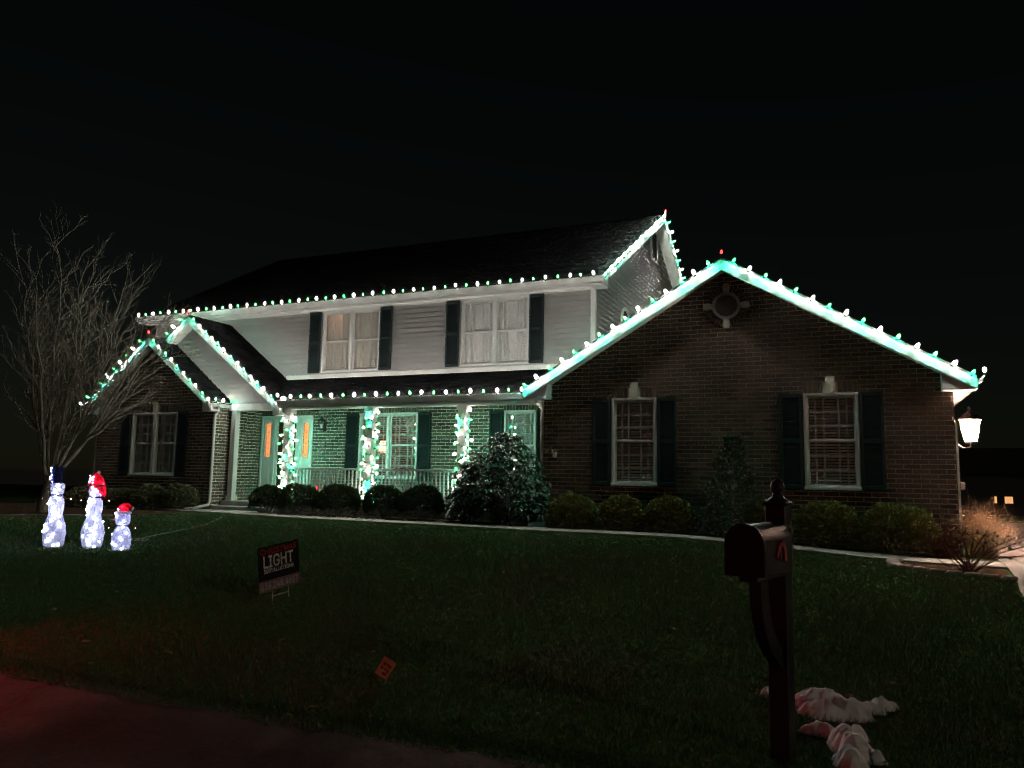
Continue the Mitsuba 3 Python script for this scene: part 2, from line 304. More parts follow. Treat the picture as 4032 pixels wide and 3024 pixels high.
# side wall of the small wing and the porch wall
brick_wall(poly((YL + .012, -1.0), (YW, -1.0), (YW, 1.72), (YL + .012, 1.72)), None, -1.12, at=side(-15.03), phase=.05)
DOOR = (-15.0, -13.27, FLOOR, 1.56)
wall_p = poly((-15.03, -1.0), (-5.87, -1.0), (-5.87, 1.72), (-15.03, 1.72))
ph = unary_union([hole('p1'), hole('p2'), shead('p1', .03, .14), shead('p2', .03, .14), sg.box(*[DOOR[i] for i in (0, 2, 1, 3)]), sg.box(DOOR[0], DOOR[3], DOOR[1] + .05, 1.72)])
brick_wall(wall_p.difference(ph), YW, -1.111, phase=.0)
pkey = [k for k in scene if k.startswith('house__brick_wall')][3]
for k in ('p1', 'p2'):
    a = WIN[k]; soldier(a[0] - .03, a[1] + .03, a[3], 1.725, YW, pkey); hp('mortar_bed', box(a[0] - .03, a[1] + .03, YW + .009, YW + .1, a[3], 1.725), 'mortar')
soldier(DOOR[0], DOOR[1] + .05, DOOR[3], 1.72, YW, pkey); hp('mortar_bed', box(DOOR[0], DOOR[1] + .05, YW + .009, YW + .1, DOOR[3], 1.72), 'mortar')
brick_wall(poly((YG + .012, -1.3), (24, -1.3), (24, 1.72), (YG + .012, 1.72)), None, -1.111, at=side(1.45), phase=.05)
# the 300 bricks that show largest are parts of their own, the others one part
cand.sort(key=lambda b: np.linalg.norm(b[2]) + (8 if b[2][2] < -.35 else 0))
for m, c, ctr, key in cand[:300]:
    put(f'{key}__brick', m, f'brick_{BRICKS.index(c)}')
rest_bricks += cand[300:]
mesh = cat([b[0] for b in rest_bricks]); col = np.vstack([np.tile(np.array(b[1]) * (.8 + .4 * rng.random()), (len(b[0][0]), 1)) for b in rest_bricks])
hp('brickwork', mesh, 'tinted', color=col, kind='stuff', label='remaining dark red bricks of the walls')

# clapboards: each board is a piece with a lip at its foot
def boards(name, poly_, at, h=.127, z0=None, lip=.026):
    u0, w0, u1, w1 = poly_.bounds; z = w0 if z0 is None else z0
    while z < w1:
        g = poly_.intersection(sg.box(u0 - 1, z + .022, u1 + 1, z + h))
        for q in (g.geoms if hasattr(g, 'geoms') else [g]):
            parts = []
            if q.geom_type != 'Polygon' or q.area < 4e-4: continue
            v, f = triangulate_polygon(q, engine='earcut'); d = -lip * (1 - (v[:, 1] - z) / h)
            A = np.stack(at(v[:, 0], d, v[:, 1]), 1); parts.append((A, f))
            c = np.asarray(q.exterior.coords); lo = c[np.abs(c[:, 1] - z - .022) < 1e-6]
            if len(lo) >= 2:
                a, b = lo[:, 0].min(), lo[:, 0].max(); U = np.array([a, b, b, a]); D = np.array([-lip, -lip, .004, .004]) * .9; Z = np.array([z, z, z + .003, z + .003]) + .022
                parts.append((np.stack(at(U, D, Z), 1), np.array([[0, 1, 2, 3]])))
            put(f'{H}__{name}__board', cat(parts), 'siding')
        z += h
MS = .545                                                            # slope of the main roof
def mroof(y): return 4.58 + MS * (min(y, 2 * 22.7 - y) - 16.55)
up_poly = poly((-19.25, 1.8), (-5.5, 1.8), (-5.5, 4.44), (-19.25, 4.44)).difference(unary_union([hole('u1'), hole('u2')]))
hp('siding_wall', slab(up_poly, .03, .12, front(YU)), 'siding'); boards('siding_wall', up_poly.intersection(sg.box(-19.25, 2.52, -5.56, 4.44)), front(YU - .004), z0=2.60)
sd = poly((17.05, 1.5), (28.35, 1.5), (28.35, mroof(28.35) - .1), (22.7, mroof(22.7) - .1), (17.05, mroof(17.05) - .1))
hp('siding_wall', slab(sd, .03, .12, side(-5.5)), 'siding'); boards('siding_wall_001', sd.intersection(sg.box(17.1, 2.4, 28.3, 9)), side(-5.5), h=.127, z0=2.60)
hp('corner_board', rbox(-5.59, -5.475, YU - .035, YU + .09, 2.5, 4.42), 'trim')
hp('base_trim', rbox(-14.3, -5.9, YU - .045, YU, 2.54, 2.66), 'trim')
# siding gable above the entry
SP, SS = (-16.40, 4.20), 2.53 / 3.28
def sroof(x): return SP[1] - SS * abs(np.asarray(x) - SP[0])
wall_s = poly((-19.25, 1.78), (-13.46, 1.78), (-13.46, sroof(-13.46) - .04), (SP[0], SP[1] - .1), (-19.25, sroof(-19.25) - .1))
hp('siding_wall', slab(wall_s, .03, .1, front(YS)), 'siding'); boards('siding_wall_002', wall_s, front(YS), z0=1.80)
# house sides and back (behind what is seen)
for b in ((-19.4, -19.2, 17.1, 28.4, -1, 4.40), (-19.3, -5.5, 28.3, 28.45, -1, 4.5), (-19.35, -19.25, 15.31, 17.1, -1.1, 1.9), (-5.92, -5.86, 14.9, 17.0, -1.2, 1.9), (-5.5, 1.45, 23.9, 24.05, -1.3, 1.8)):
    hp('wall', box(*b), 'mortar')

# ---- roofs: shingle courses over a deck
def roof_plane(e0, e1, r1, r0, course=.145, tab=.3, name='roof', deck=.03):
    e0, e1, r1, r0 = (np.asarray(q, float) for q in (e0, e1, r1, r0))
    nrm = np.cross(e1 - e0, r0 - e0); nrm /= np.linalg.norm(nrm); nrm *= np.sign(nrm[2])
    hp(name, (np.array([e0, e1, r1, r0, *(q - nrm * deck for q in (e0, e1, r1, r0))]), np.array([[0, 1, 2, 3], [7, 6, 5, 4], [0, 4, 5, 1], [1, 5, 6, 2], [2, 6, 7, 3], [3, 7, 4, 0]])), 'deck')
    key = list(scene)[-1]; n = max(1, int(np.linalg.norm(r0 - e0) / course)); V, F, C = [], [], []
    for k in range(n):
        a0, a1, b0, b1 = (x + (y - x) * t for x, y, t in ((e0, r0, k / n), (e1, r1, k / n), (e0, r0, (k + 1) / n), (e1, r1, (k + 1) / n)))
        L = np.linalg.norm(a1 - a0); m = max(1, int(L / tab)); cut = np.unique(np.clip((np.arange(m + 2) - rng.random() + rng.normal(0, .08, m + 2)) / m, 0, 1))
        for s, t in zip(cut[:-1], cut[1:]):
            if (t - s) * L < .02: continue
            lip = .009 + .006 * rng.random(); q = len(V) * 6
            V.append([a0 + (a1 - a0) * s + nrm * lip, a0 + (a1 - a0) * t + nrm * lip, b0 + (b1 - b0) * t + nrm * .003, b0 + (b1 - b0) * s + nrm * .003, a0 + (a1 - a0) * s - nrm * .002, a0 + (a1 - a0) * t - nrm * .002])
            F += [[q, q + 1, q + 2, q + 3], [q + 4, q + 5, q + 1, q]]; C += [np.array([.0095, .0095, .010]) * (.55 + .9 * rng.random())] * 6
    put(key + '__shingles', (np.array(V).reshape(-1, 3), np.array(F)), 'tinted', color=np.array(C), kind='stuff')
diffuse('deck', rgb(.03, .03, .03))
YGR, YLR, YSR = 14.56, 15.00, 15.48                                  # front edges of the gable roofs
gx0, gx1 = -6.21, 1.77
roof_plane((gx0, YGR, groof(gx0)), (gx0, 24.2, groof(gx0)), (GP[0], 24.2, GP[1]), (GP[0], YGR, GP[1]))
roof_plane((gx1, YGR, groof(gx1)), (gx1, 24.2, groof(gx1)), (GP[0], 24.2, GP[1]), (GP[0], YGR, GP[1]))
lx0, lx1 = -19.62, -14.93
roof_plane((lx0, YLR, lroof(lx0)), (lx0, 16.9, lroof(lx0)), (LP[0], 16.9, LP[1]), (LP[0], YLR, LP[1]))
roof_plane((lx1, YLR, lroof(lx1)), (lx1, 15.78, lroof(lx1)), (LP[0], 16.9, LP[1]), (LP[0], YLR, LP[1]))
sx0, sx1 = -19.7, -13.12
roof_plane((sx0, YSR, sroof(sx0)), (sx0, 17.04, sroof(sx0)), (SP[0], 17.04, SP[1]), (SP[0], YSR, SP[1]))
roof_plane((sx1, YSR, sroof(sx1)), (sx1, 17.04, sroof(sx1)), (SP[0], 17.04, SP[1]), (SP[0], YSR, SP[1]))
roof_plane((-13.16, 15.27, 1.775), (-5.95, 15.27, 1.775), (-5.95, 17.04, 2.55), (-14.2, 17.04, 2.55))
MX0, MX1 = -19.65, -5.13
roof_plane((MX0, 16.64, 4.535), (MX1, 16.64, 4.535), (MX1, 22.7, mroof(22.7)), (MX0, 22.7, mroof(22.7)), tab=.9)
roof_plane((MX0, 28.85, 4.58), (MX1, 28.85, 4.58), (MX1, 22.7, mroof(22.7)), (MX0, 22.7, mroof(22.7)), tab=2.)

# ---- rake boards, sloping soffits and boxed eave returns of the gables
def rake(P, S, x0, x1, Yf, Yw, at=None, fh=.19, ret=True, retw=.36):
    for x in (x0, x1):
        s = 1 if x > P[0] else -1; top = lambda q: P[1] - S * abs(q - P[0]) - .036
        F = sg.Polygon([(P[0] + s * .0005, top(P[0])), (x, top(x)), (x, top(x) - fh + .02), (P[0] + s * .0005, top(P[0]) - fh - .02)])
        hp('rake_board', slab(F, .004, .05, front(Yf)), 'trim')
        xe = x - s * retw
        n = max(2, int(abs(xe - P[0]) / .3)); q = np.linspace(P[0], xe, n + 1); parts = []
        for a, b in zip(q[:-1], q[1:]):                              # soffit panels with a step at each joint
            za, zb = top(a) - fh + .022, top(b) - fh + .022
            parts.append((np.array([[a + s * .006, Yf + .05, za], [b, Yf + .05, zb], [b, Yw, zb], [a + s * .006, Yw, za], [b, Yf + .05, zb + .012], [b, Yw, zb + .012], [a + s * .006, Yf + .05, za + .012], [a + s * .006, Yw, za + .012]]),
                          np.array([[0, 3, 2, 1], [1, 2, 5, 4], [0, 6, 7, 3]])))
        hp('soffit', cat(parts), 'soffit')
        if ret:
            zb = top(x) - fh + .02
            hp('eave_return', hull([(a, b, z) for b in (Yf + .052, Yw - .002) for a, z in ((xe, zb - .01), (x, zb - .01), (x, zb + .02), (xe, top(xe) - fh + .02))]), 'trim')
rake(GP, GS, gx0, gx1, YGR, YG, retw=.5)
rake(LP, LS, lx0, lx1, YLR, YL, retw=.33)
rake(SP, SS, sx0, sx1, YSR, YS, retw=.3)
# side gable of the main roof
for y0 in (16.58, 28.82):
    s = 1 if y0 > 22.7 else -1; top = lambda q: mroof(q) - .036
    hp('rake_board', slab(sg.Polygon([(22.7 + s * .0005, top(22.7)), (y0, top(y0)), (y0, top(y0) - .17), (22.7 + s * .0005, top(22.7) - .21)]), .004, .05, side(MX1)), 'trim')
    hp('soffit', (np.array([[MX1 - .05, y0, top(y0) - .16], [MX1 - .05, 22.7, top(22.7) - .19], [-5.5, 22.7, top(22.7) - .19], [-5.5, y0, top(y0) - .16]]), np.array([[0, 1, 2, 3]])), 'soffit')
hp('eave_return', hull([(x, y, z) for x in (-5.5, MX1 - .052) for y, z in ((16.62, 4.36), (17.05, 4.36), (17.05, mroof(17.05) - .2), (16.62, 4.42))]), 'trim')
VW = f'{H}__louvre_vent'
put(VW + '__frame', cat([rbox(-5.5, -5.44, 22.28, 22.36, 6.5, 7.5), rbox(-5.5, -5.44, 23.06, 23.14, 6.5, 7.5), rbox(-5.5, -5.44, 22.36, 23.06, 6.5, 6.58), rbox(-5.5, -5.44, 22.36, 23.06, 7.42, 7.5)]), 'trim')
put(VW + '__backing', box(-5.5, -5.485, 22.36, 23.06, 6.58, 7.42), 'lamp_black')
put(VW + '__slat', cat([hull([(x, y, 6.62 + i * .068 + e) for y in (22.36, 23.06) for x, e in ((-5.482, .03), (-5.478, .036), (-5.446, -.004), (-5.442, .002))]) for i in range(12)]), 'siding', kind='stuff')
oc = (19.55, 4.05)
o8 = sg.Point(oc).buffer(.42, 2); put(f'{H}__octagon_window__frame', slab(o8.difference(sg.Point(oc).buffer(.33, 2)), -.05, .0, side(-5.5)), 'trim'); put(f'{H}__octagon_window__pane', slab(sg.Point(oc).buffer(.33, 2), -.02, -.017, side(-5.5)), 'dark_glassy')

# ---- eaves: gutters, fascias, flat soffits, beam, porch ceiling
def gutter(x0, x1, y, z, along='x', d=.12, h=.125):
    prof = np.array([(0, 0), (-d * .62, 0), (-d * .74, h * .35), (-d * .9, h * .55), (-d, h * .8), (-d, h), (-d + .008, h), (-d + .008, h * .8), (-d * .86, h * .6), (-d * .7, h * .4), (-d * .58, .008), (0, .008)])
    t = np.array([x0, x1]); n = len(prof)
    if along == 'x': v = np.vstack([np.stack([np.full(n, q), y + prof[:, 0], z + prof[:, 1]], 1) for q in t])
    else: v = np.vstack([np.stack([y - prof[:, 0], np.full(n, q), z + prof[:, 1]], 1) for q in t])
    i = np.arange(n); j = (i + 1) % n; f = [np.stack([i, j, j + n, i + n], 1)]
    tri = triangulate_polygon(sg.Polygon(prof), engine='earcut'); ft = np.asarray(tri[1])
    vv = np.vstack([v, *(np.stack([np.full(len(tri[0]), q), y + tri[0][:, 0], z + tri[0][:, 1]], 1) if along == 'x' else np.stack([y - tri[0][:, 0], np.full(len(tri[0]), q), z + tri[0][:, 1]], 1) for q in t)])
    F = np.vstack([np.vstack([f[0][:, [0, 1, 2]], f[0][:, [0, 2, 3]]]), ft + 2 * n, ft + 2 * n + len(tri[0])])
    return hp('gutter', (vv, F), 'trim')
hp('fascia', box(MX0, MX1 - .02, 16.67, 16.70, 4.36, 4.545), 'trim'); gutter(MX0, MX1 - .05, 16.668, 4.425)
def soffit_run(x0, x1, y0, y1, z, step=.3):
    parts = []
    for a in np.arange(x0, x1, step):
        b = min(a + step, x1); parts.append((np.array([[a + .005, y0, z], [b, y0, z], [b, y1, z], [a + .005, y1, z], [a + .005, y0, z + .01], [a + .005, y1, z + .01], [b, y0, z + .01], [b, y1, z + .01]]), np.array([[0, 3, 2, 1], [0, 4, 5, 3], [1, 2, 7, 6]])))
    hp('soffit', cat(parts), 'soffit')
soffit_run(MX0, -5.5, 16.70, YU, 4.39)
hp('frieze_board', rbox(MX0 + .3, -5.6, YU - .03, YU, 4.355, 4.388), 'trim')
gutter(-13.02, -6.23, 15.30, 1.665); hp('fascia', box(-13.1, -5.9, 15.302, 15.33, 1.60, 1.77), 'trim')
soffit_run(-13.1, -5.9, 15.33, 15.7, 1.655)
hp('porch_beam', rbox(-15.0, -5.88, 15.70, 15.90, 1.60, 1.775), 'trim'); hp('porch_ceiling', box(-15.02, -5.88, 15.90, YW, 1.715, 1.75), 'soffit')
gutter(YLR + .03, 15.78, -15.05, 1.665, along='y'); hp('fascia', box(-15.08, -15.052, YLR + .05, 15.78, 1.60, 1.77), 'trim')
gutter(YGR + .05, 23.5, 1.775, 1.685, along='y'); hp('fascia', box(1.745, 1.772, YGR + .06, 23.9, 1.595, 1.785), 'trim')
hp('soffit', box(1.455, 1.744, YGR + .37, 23.9, 1.612, 1.625), 'soffit')
hp('corner_board', rbox(1.452, 1.487, YG - .004, YG + .09, -1.1, 1.05, .004), 'trim'); hp('keypad', rbox(1.50, 1.56, YG + .03, YG + .06, -.06, .06), 'trim')
# ---- downspouts
def rtube(P, w=.045, h=.03): return tube(P, [w] * len(P), 6)
hp('downspout', tube([(-14.95, 15.30, 1.70), (-14.96, 15.28, 1.56), (-15.0, 15.24, 1.47), (-15.01, 15.235, 1.4), (-15.01, 15.235, -.72), (-15.03, 15.22, -.80), (-15.2, 15.0, -.88), (-15.38, 14.8, -.91)], .038, 8), 'trim', smooth=50)
hp('downspout', tube([(-6.15, 15.1, 1.66), (-6.13, 15.1, 1.55), (-5.98, 14.98, 1.47), (-5.94, 14.95, 1.40), (-5.94, 14.95, -.95)], .032, 8), 'soffit', smooth=50)
# ---- porch: floor, steps, columns, railing
hp('porch_floor', rbox(-15.0, -5.9, 15.58, YW, -1.0, FLOOR, .012), 'concrete', label='concrete porch floor')
hp('porch_step', rbox(-14.95, -13.25, 15.22, 15.578, -1.0, -.82, .012), 'concrete')
COLS = (-13.10, -10.66, -8.18)
for cxx in COLS:
    put(f'{H}__porch_column', cat([rbox(cxx - .1, cxx + .1, 15.7, 15.9, FLOOR, 1.60), rbox(cxx - .13, cxx + .13, 15.67, 15.93, FLOOR, FLOOR + .16), rbox(cxx - .125, cxx + .125, 15.675, 15.925, 1.50, 1.598)]), 'trim')
put(f'{H}__porch_column', cat([rbox(-14.93, -14.77, 15.72, 15.88, FLOOR, 1.60), rbox(-14.96, -14.74, 15.69, 15.91, FLOOR, FLOOR + .12)]), 'trim')
for a, b in ((COLS[0] + .1, COLS[1] - .1), (COLS[1] + .1, COLS[2] - .1), (COLS[2] + .1, -5.95)):
    R = numbered(f'{H}__railing')
    put(R + '__top_rail', rbox(a, b, 15.755, 15.845, .115, .165), 'trim'); put(R + '__bottom_rail', rbox(a, b, 15.775, 15.825, -.63, -.585), 'trim')
    n = int((b - a) / .103)
    for i in range(n):
        x = a + (b - a) * (i + .5) / n; put(R + '__baluster', rbox(x - .016, x + .016, 15.784, 15.816, -.586, .116, .003), 'trim')
# ---- windows
thin('lit_blind', (.60, .56, .50), .9)
def window(k, Y, units, cols=3, blindmat='blind', rows=(3, 3), tilt=.9, raised=0.0, casing=.05, room=.6, side_blind=True, roommat='interior', gap=.052, label=None):
    x0, x1, z0, z1 = WIN[k]; W = numbered(f'{H}__window')
    if label: labels[W] = {'label': label}
    f = [rbox(x0, x0 + casing, Y - .02, Y + .1, z0, z1), rbox(x1 - casing, x1, Y - .02, Y + .1, z0, z1), rbox(x0 + casing, x1 - casing, Y - .02, Y + .1, z1 - casing, z1), rbox(x0 - .01, x1 + .01, Y - .04, Y + .1, z0 - .003, z0 + casing)]
    mull = .09; w = (x1 - x0 - 2 * casing - (units - 1) * mull) / units; zi0, zi1 = z0 + casing, z1 - casing; zm = (zi0 + zi1) / 2
    for u in range(units):
        a = x0 + casing + u * (w + mull); b = a + w
        if u: f.append(rbox(a - mull + .001, a - .001, Y - .012, Y + .1, zi0, zi1))
        st = .036
        for nm, (za, zb), d in (('upper', (zm - .005, zi1), .035), ('lower', (zi0, zm + .03), .06)):
            rail = .04
            put(W + '__sash', cat([rbox(a, a + st, Y + d, Y + d + .03, za, zb), rbox(b - st, b, Y + d, Y + d + .03, za, zb), rbox(a + st, b - st, Y + d, Y + d + .03, za, za + rail), rbox(a + st, b - st, Y + d, Y + d + .03, zb - rail * .9, zb)]), 'trim')
            r = rows[0] if nm == 'upper' else rows[1]; m = []
            for i in range(1, cols): x = a + st + (w - 2 * st) * i / cols; m.append(box(x - .012, x + .012, Y + d + .012, Y + d + .022, za + rail, zb - rail * .9))
            for i in range(1, r): z = za + rail + (zb - za - 1.9 * rail) * i / r; m.append(box(a + st, b - st, Y + d + .0125, Y + d + .0215, z - .012, z + .012))
            if m: put(W + '__muntin_grid', cat(m), 'trim')
            put(W + '__pane', (np.array([[a + st, Y + d + .008, za + rail], [b - st, Y + d + .008, za + rail], [b - st, Y + d + .008, zb - rail], [a + st, Y + d + .008, zb - rail]]), np.array([[0, 1, 2, 3]])), 'pane_glass')
        if tilt is not None:
            sl = []; n = int((zi1 - zi0 - raised) / gap)
            for i in range(n):
                z = zi1 - .03 - i * gap; c, s = .0285 * math.cos(tilt), -.0285 * math.sin(tilt); yy = Y + .112 + rng.normal(0, .0008)
                sl.append((np.array([[a + .01, yy - c, z - s], [b - .01, yy - c, z - s], [b - .01, yy, z + .002], [a + .01, yy, z + .002], [b - .01, yy + c, z + s], [a + .01, yy + c, z + s]]), np.array([[0, 1, 2, 3], [3, 2, 4, 5]])))
            for t in (.18, .82): x = a + w * t; sl.append(box(x - .012, x + .012, Y + .084, Y + .0845, zi1 - .02 - n * gap, zi1))
            sl.append(box(a + .008, b - .008, Y + .092, Y + .13, zi1 - .035, zi1)); sl.append(box(a + .008, b - .008, Y + .10, Y + .125, zi1 - .03 - n * gap - .02, zi1 - .03 - n * gap + .005))
            put(W + '__blind', cat(sl), blindmat, kind='stuff')
    put(W + '__frame', cat(f), 'trim')
    q = [box(x0 - .3, x1 + .3, Y + room, Y + room + .02, z0 - .3, z1 + .2), box(x0 - .32, x0 - .3, Y + .101, Y + room, z0 - .3, z1 + .2), box(x1 + .3, x1 + .32, Y + .101, Y + room, z0 - .3, z1 + .2), box(x0 - .3, x1 + .3, Y + .101, Y + room, z0 - .32, z0 - .3), box(x0 - .3, x1 + .3, Y + .101, Y + room, z1 + .2, z1 + .22)]
    put(W + '__room', cat(q), roommat)
    return W
window('g1', YG, 1, tilt=.62, label='window behind the largest bush side of the garage wing')
window('g2', YG, 1, tilt=.62); window('l', YL, 2, tilt=.66)
window('p1', YW, 2, tilt=.42, gap=.056, room=1.3, label='porch window with open blinds and a lamp inside'); window('p2', YW, 1, tilt=.8)
window('u1', YU, 2, blindmat='lit_blind', rows=(1, 1), tilt=.78, raised=.0, room=.8, label='upper window with lamp light behind its blind'); window('u2', YU, 2, rows=(1, 1), tilt=.78)
labels.pop([k for k in labels if k.startswith('house__window')][0])
# ---- shutters
def shutter(x0, x1, z0, z1, Y):
    S = numbered(f'{H}__shutter'); zm = (z0 + z1) / 2; s = .045
    put(S + '__frame', cat([rbox(x0, x0 + s, Y - .045, Y - .004, z0, z1), rbox(x1 - s, x1, Y - .045, Y - .004, z0, z1)] + [rbox(x0 + s, x1 - s, Y - .045, Y - .004, a, b) for a, b in ((z0, z0 + .08), (zm - .04, zm + .04), (z1 - .08, z1))]), 'shutter')
    L = []
    for a, b in ((z0 + .08, zm - .04), (zm + .04, z1 - .08)):
        n = int((b - a) / .042)
        for i in range(n):
            z = a + (b - a) * (i + .5) / n; L.append((np.array([[x0 + s, Y - .04, z - .016], [x1 - s, Y - .04, z - .016], [x1 - s, Y - .012, z + .02], [x0 + s, Y - .012, z + .02]]), np.array([[0, 1, 2, 3]])))
    L.append(box(x0 + s, x1 - s, Y - .01, Y - .004, z0 + .08, z1 - .08))
    put(S + '__louvres', cat(L), 'shutter', kind='stuff')
for k, Y, w in (('g1', YG, .35), ('g2', YG, .365), ('l', YL, .35), ('p1', YW, .36), ('p2', YW, .35), ('u1', YU - .03, .37), ('u2', YU - .03, .37)):
    x0, x1, z0, z1 = WIN[k]
    shutter(x0 - w - .03, x0 - .03, z0, z1 - (.0 if k[0] != 'u' else .0), Y); shutter(x1 + .02, min(x1 + w + .02, -5.9 if k == 'p2' else 9), z0, z1, Y)
# ---- entry: two sidelights and a storm door in a white frame
D = f'{H}__entry'
x0, x1, z0, z1 = DOOR; fr = []
for a, b in ((x0, x0 + .06), (x0 + .40, x0 + .49), (x1 - .49, x1 - .40), (x1 - .06, x1)): fr.append(rbox(a, b, YW - .03, YW + .1, z0, z1 - .08))
fr.append(rbox(x0, x1, YW - .035, YW + .1, z1 - .08, z1)); put(D + '__frame', cat(fr), 'trim')
diffuse('amber', rgb(.5, .2, .08))
for a, b, e in ((x0 + .06, x0 + .40, (.95, .30, .11)), (x1 - .40, x1 - .06, (1.0, .26, .09))):
    gx, gy, gzz, gw = a + .07, b - .07, z0 + 1.15, 1.36
    put(D + '__sidelight_panel', cat([rbox(a, gx, YW + .0, YW + .06, z0, z1 - .08), rbox(gy, b, YW, YW + .06, z0, z1 - .08), rbox(gx, gy, YW, YW + .06, z0, gzz), rbox(gx, gy, YW, YW + .06, gw, z1 - .08), rbox(gx + .02, gy - .02, YW - .012, YW, z0 + .2, z0 + .95)]), 'trim')
    put(D + '__sidelight_glass', box(gx, gy, YW + .03, YW + .035, gzz, gw), 'amber', emit=e, weight=.4, label='amber leaded glass lit from inside')
    xm = (gx + gy) / 2; came = [tube([(gx + .02, YW + .025, gzz), (gx + .02, YW + .025, gw)], .007, 4), tube([(gy - .02, YW + .025, gzz), (gy - .02, YW + .025, gw)], .007, 4)]
    for i in range(3):
        zc = gzz + (gw - gzz) * (i + .5) / 3; came.append(tube([(xm, YW + .025, zc - .11), (gx + .03, YW + .025, zc), (xm, YW + .025, zc + .11), (gy - .03, YW + .025, zc), (xm, YW + .025, zc - .11)], .007, 4))
    put(D + '__came', cat(came), 'lamp_black')
a, b = x0 + .49, x1 - .49
put(D + '__door', cat([rbox(a, b, YW + .07, YW + .11, z0 + .02, z1 - .08), rbox(a + .1, (a + b) / 2 - .04, YW + .055, YW + .07, z0 + .2, z0 + .9), rbox((a + b) / 2 + .04, b - .1, YW + .055, YW + .07, z0 + .2, z0 + .9)]), 'wood', label='dark wooden front door')
put(D + '__storm_door', cat([rbox(a, a + .08, YW + .005, YW + .035, z0 + .02, z1 - .08), rbox(b - .08, b, YW + .005, YW + .035, z0 + .02, z1 - .08), rbox(a + .08, b - .08, YW + .005, YW + .035, z1 - .17, z1 - .08), rbox(a + .08, b - .08, YW + .005, YW + .035, z0 + .02, z0 + .2)]), 'trim')
put(D + '__storm_pane', (np.array([[a + .08, YW + .02, z0 + .2], [b - .08, YW + .02, z0 + .2], [b - .08, YW + .02, z1 - .17], [a + .08, YW + .02, z1 - .17]]), np.array([[0, 1, 2, 3]])), 'pane_glass')
put(D + '__handle', tube([(b - .06, YW + .005, .18), (b - .06, YW - .04, .2), (b - .06, YW - .04, .42), (b - .06, YW + .005, .44)], .011, 6), 'black_metal')
hp('doorbell', cat([rbox(-12.86, -12.82, YW - .02, YW, .70, .84)]), 'black_plastic')
def lantern(pos, out, s=1.0, name='wall_lantern', lit=None, label=None):
    """A carriage lantern: back plate, arm, base, cap, four bars, glass and bulb."""
    N = numbered(f'{H}__{name}'); p = np.asarray(pos, float); o = np.asarray(out, float); w = np.cross(o, [0, 0, 1.0])
    M = np.eye(4); M[:3, 0], M[:3, 1], M[:3, 2], M[:3, 3] = w, o, (0, 0, 1), p
    g = lambda m: tf((np.asarray(m[0]) * s, m[1]), M)
    put(N + '__back_plate', g(rbox(-.05, .05, 0, .018, -.12, .14)), 'black_metal')
    put(N + '__arm', g(tube([(0, .015, -.08), (0, .08, -.13), (0, .14, -.12), (0, .15, -.09)], .010, 6)), 'black_metal')
    base = [(.03, -.09), (.055, -.085), (.06, -.07)]; cap = [(.11, .14), (.115, .15), (.06, .20), (.02, .23), (.015, .25), (.02, .265), (.0, .28)]
    c = lambda m: shift(m, (0, .15, 0))
    put(N + '__base', g(c(lathe(base, 6))), 'black_metal'); put(N + '__cap', g(c(lathe(cap, 6))), 'black_metal')
    bars = [tube([(.055 * math.cos(t), .15 + .055 * math.sin(t), -.07), (.095 * math.cos(t), .15 + .095 * math.sin(t), .14)], .005, 4) for t in np.arange(6) * math.pi / 3]
    put(N + '__bars', g(cat(bars)), 'black_metal')
    if lit is not None: put(N + '__bulb', g(c(lathe([(.03, -.065), (.056, -.05), (.075, .03), (.086, .10), (.05, .135)], 10))), 'lamp_black', emit=lit, weight=8.0)
    else: put(N + '__bulb', g(c(lathe([(.015, -.05), (.03, .0), (.02, .05), (.005, .07)], 8))), 'trim')
    if label: labels[N] = {'label': label}
lantern((-12.89, YW, 1.25), (0, -1, 0), 1.0, label='unlit porch lantern beside the door')
LAMP = 1350.0
lantern((1.452, 15.25, .86), (1, 0, 0), 1.75, lit=(LAMP, LAMP * .60, LAMP * .46), label='glaring lit lantern on the garage side wall')

# ------------------------------------------------------------------ light strings
LENS = lathe([(.008, .018), (.0135, .025), (.0170, .035), (.0158, .048), (.0105, .060), (.003, .067)], 8)
SPILL = (np.array([[-.010, .0168, .022], [.010, .0168, .022], [.010, .0215, .040], [-.010, .0215, .040]]), np.array([[0, 3, 2, 1]]))  # added emitter patch behind column bulbs, no part of a real bulb
SOCK = lathe([(.0085, -.012), (.0125, -.010), (.0125, .010), (.011, .018)], 6)
SPILL2 = (np.array([[-.011, .0130, .0175], [.011, .0130, .0175], [.011, .0215, .0200], [-.011, .0215, .0200]]), np.array([[0, 3, 2, 1]]))  # same added patch for the roof bulbs, turned down towards the board
LENS_P, SPILL_P, SPILL2_P, SOCK_P = mikit.ply(LENS, smooth=40), mikit.ply(SPILL), mikit.ply(SPILL2), mikit.ply(SOCK)
diffuse('bulb_shell', rgb(.3, .3, .3))
WHITE = (540., 510., 466.); G_LENS = (.26, 7., .95); G_SPILL = (45., 1600., 1000.); R_LENS = (9., .16, .16); R_SPILL = (500., 5., 6.)
def place2(pos, axis, back):
    """Local z along axis, local y as near to back as can be."""
    z = np.asarray(axis, float); z = z / np.linalg.norm(z); y = np.asarray(back, float) - z * (z @ np.asarray(back, float)); y = y / max(np.linalg.norm(y), 1e-6)
    if abs(y @ z) > .5 or np.linalg.norm(y) < .5: y = np.cross(z, [1.0, 0, 0]); y /= np.linalg.norm(y)
    M = np.eye(4); M[:3, 0], M[:3, 1], M[:3, 2], M[:3, 3] = np.cross(y, z), y, z, pos
    return T(M.tolist())
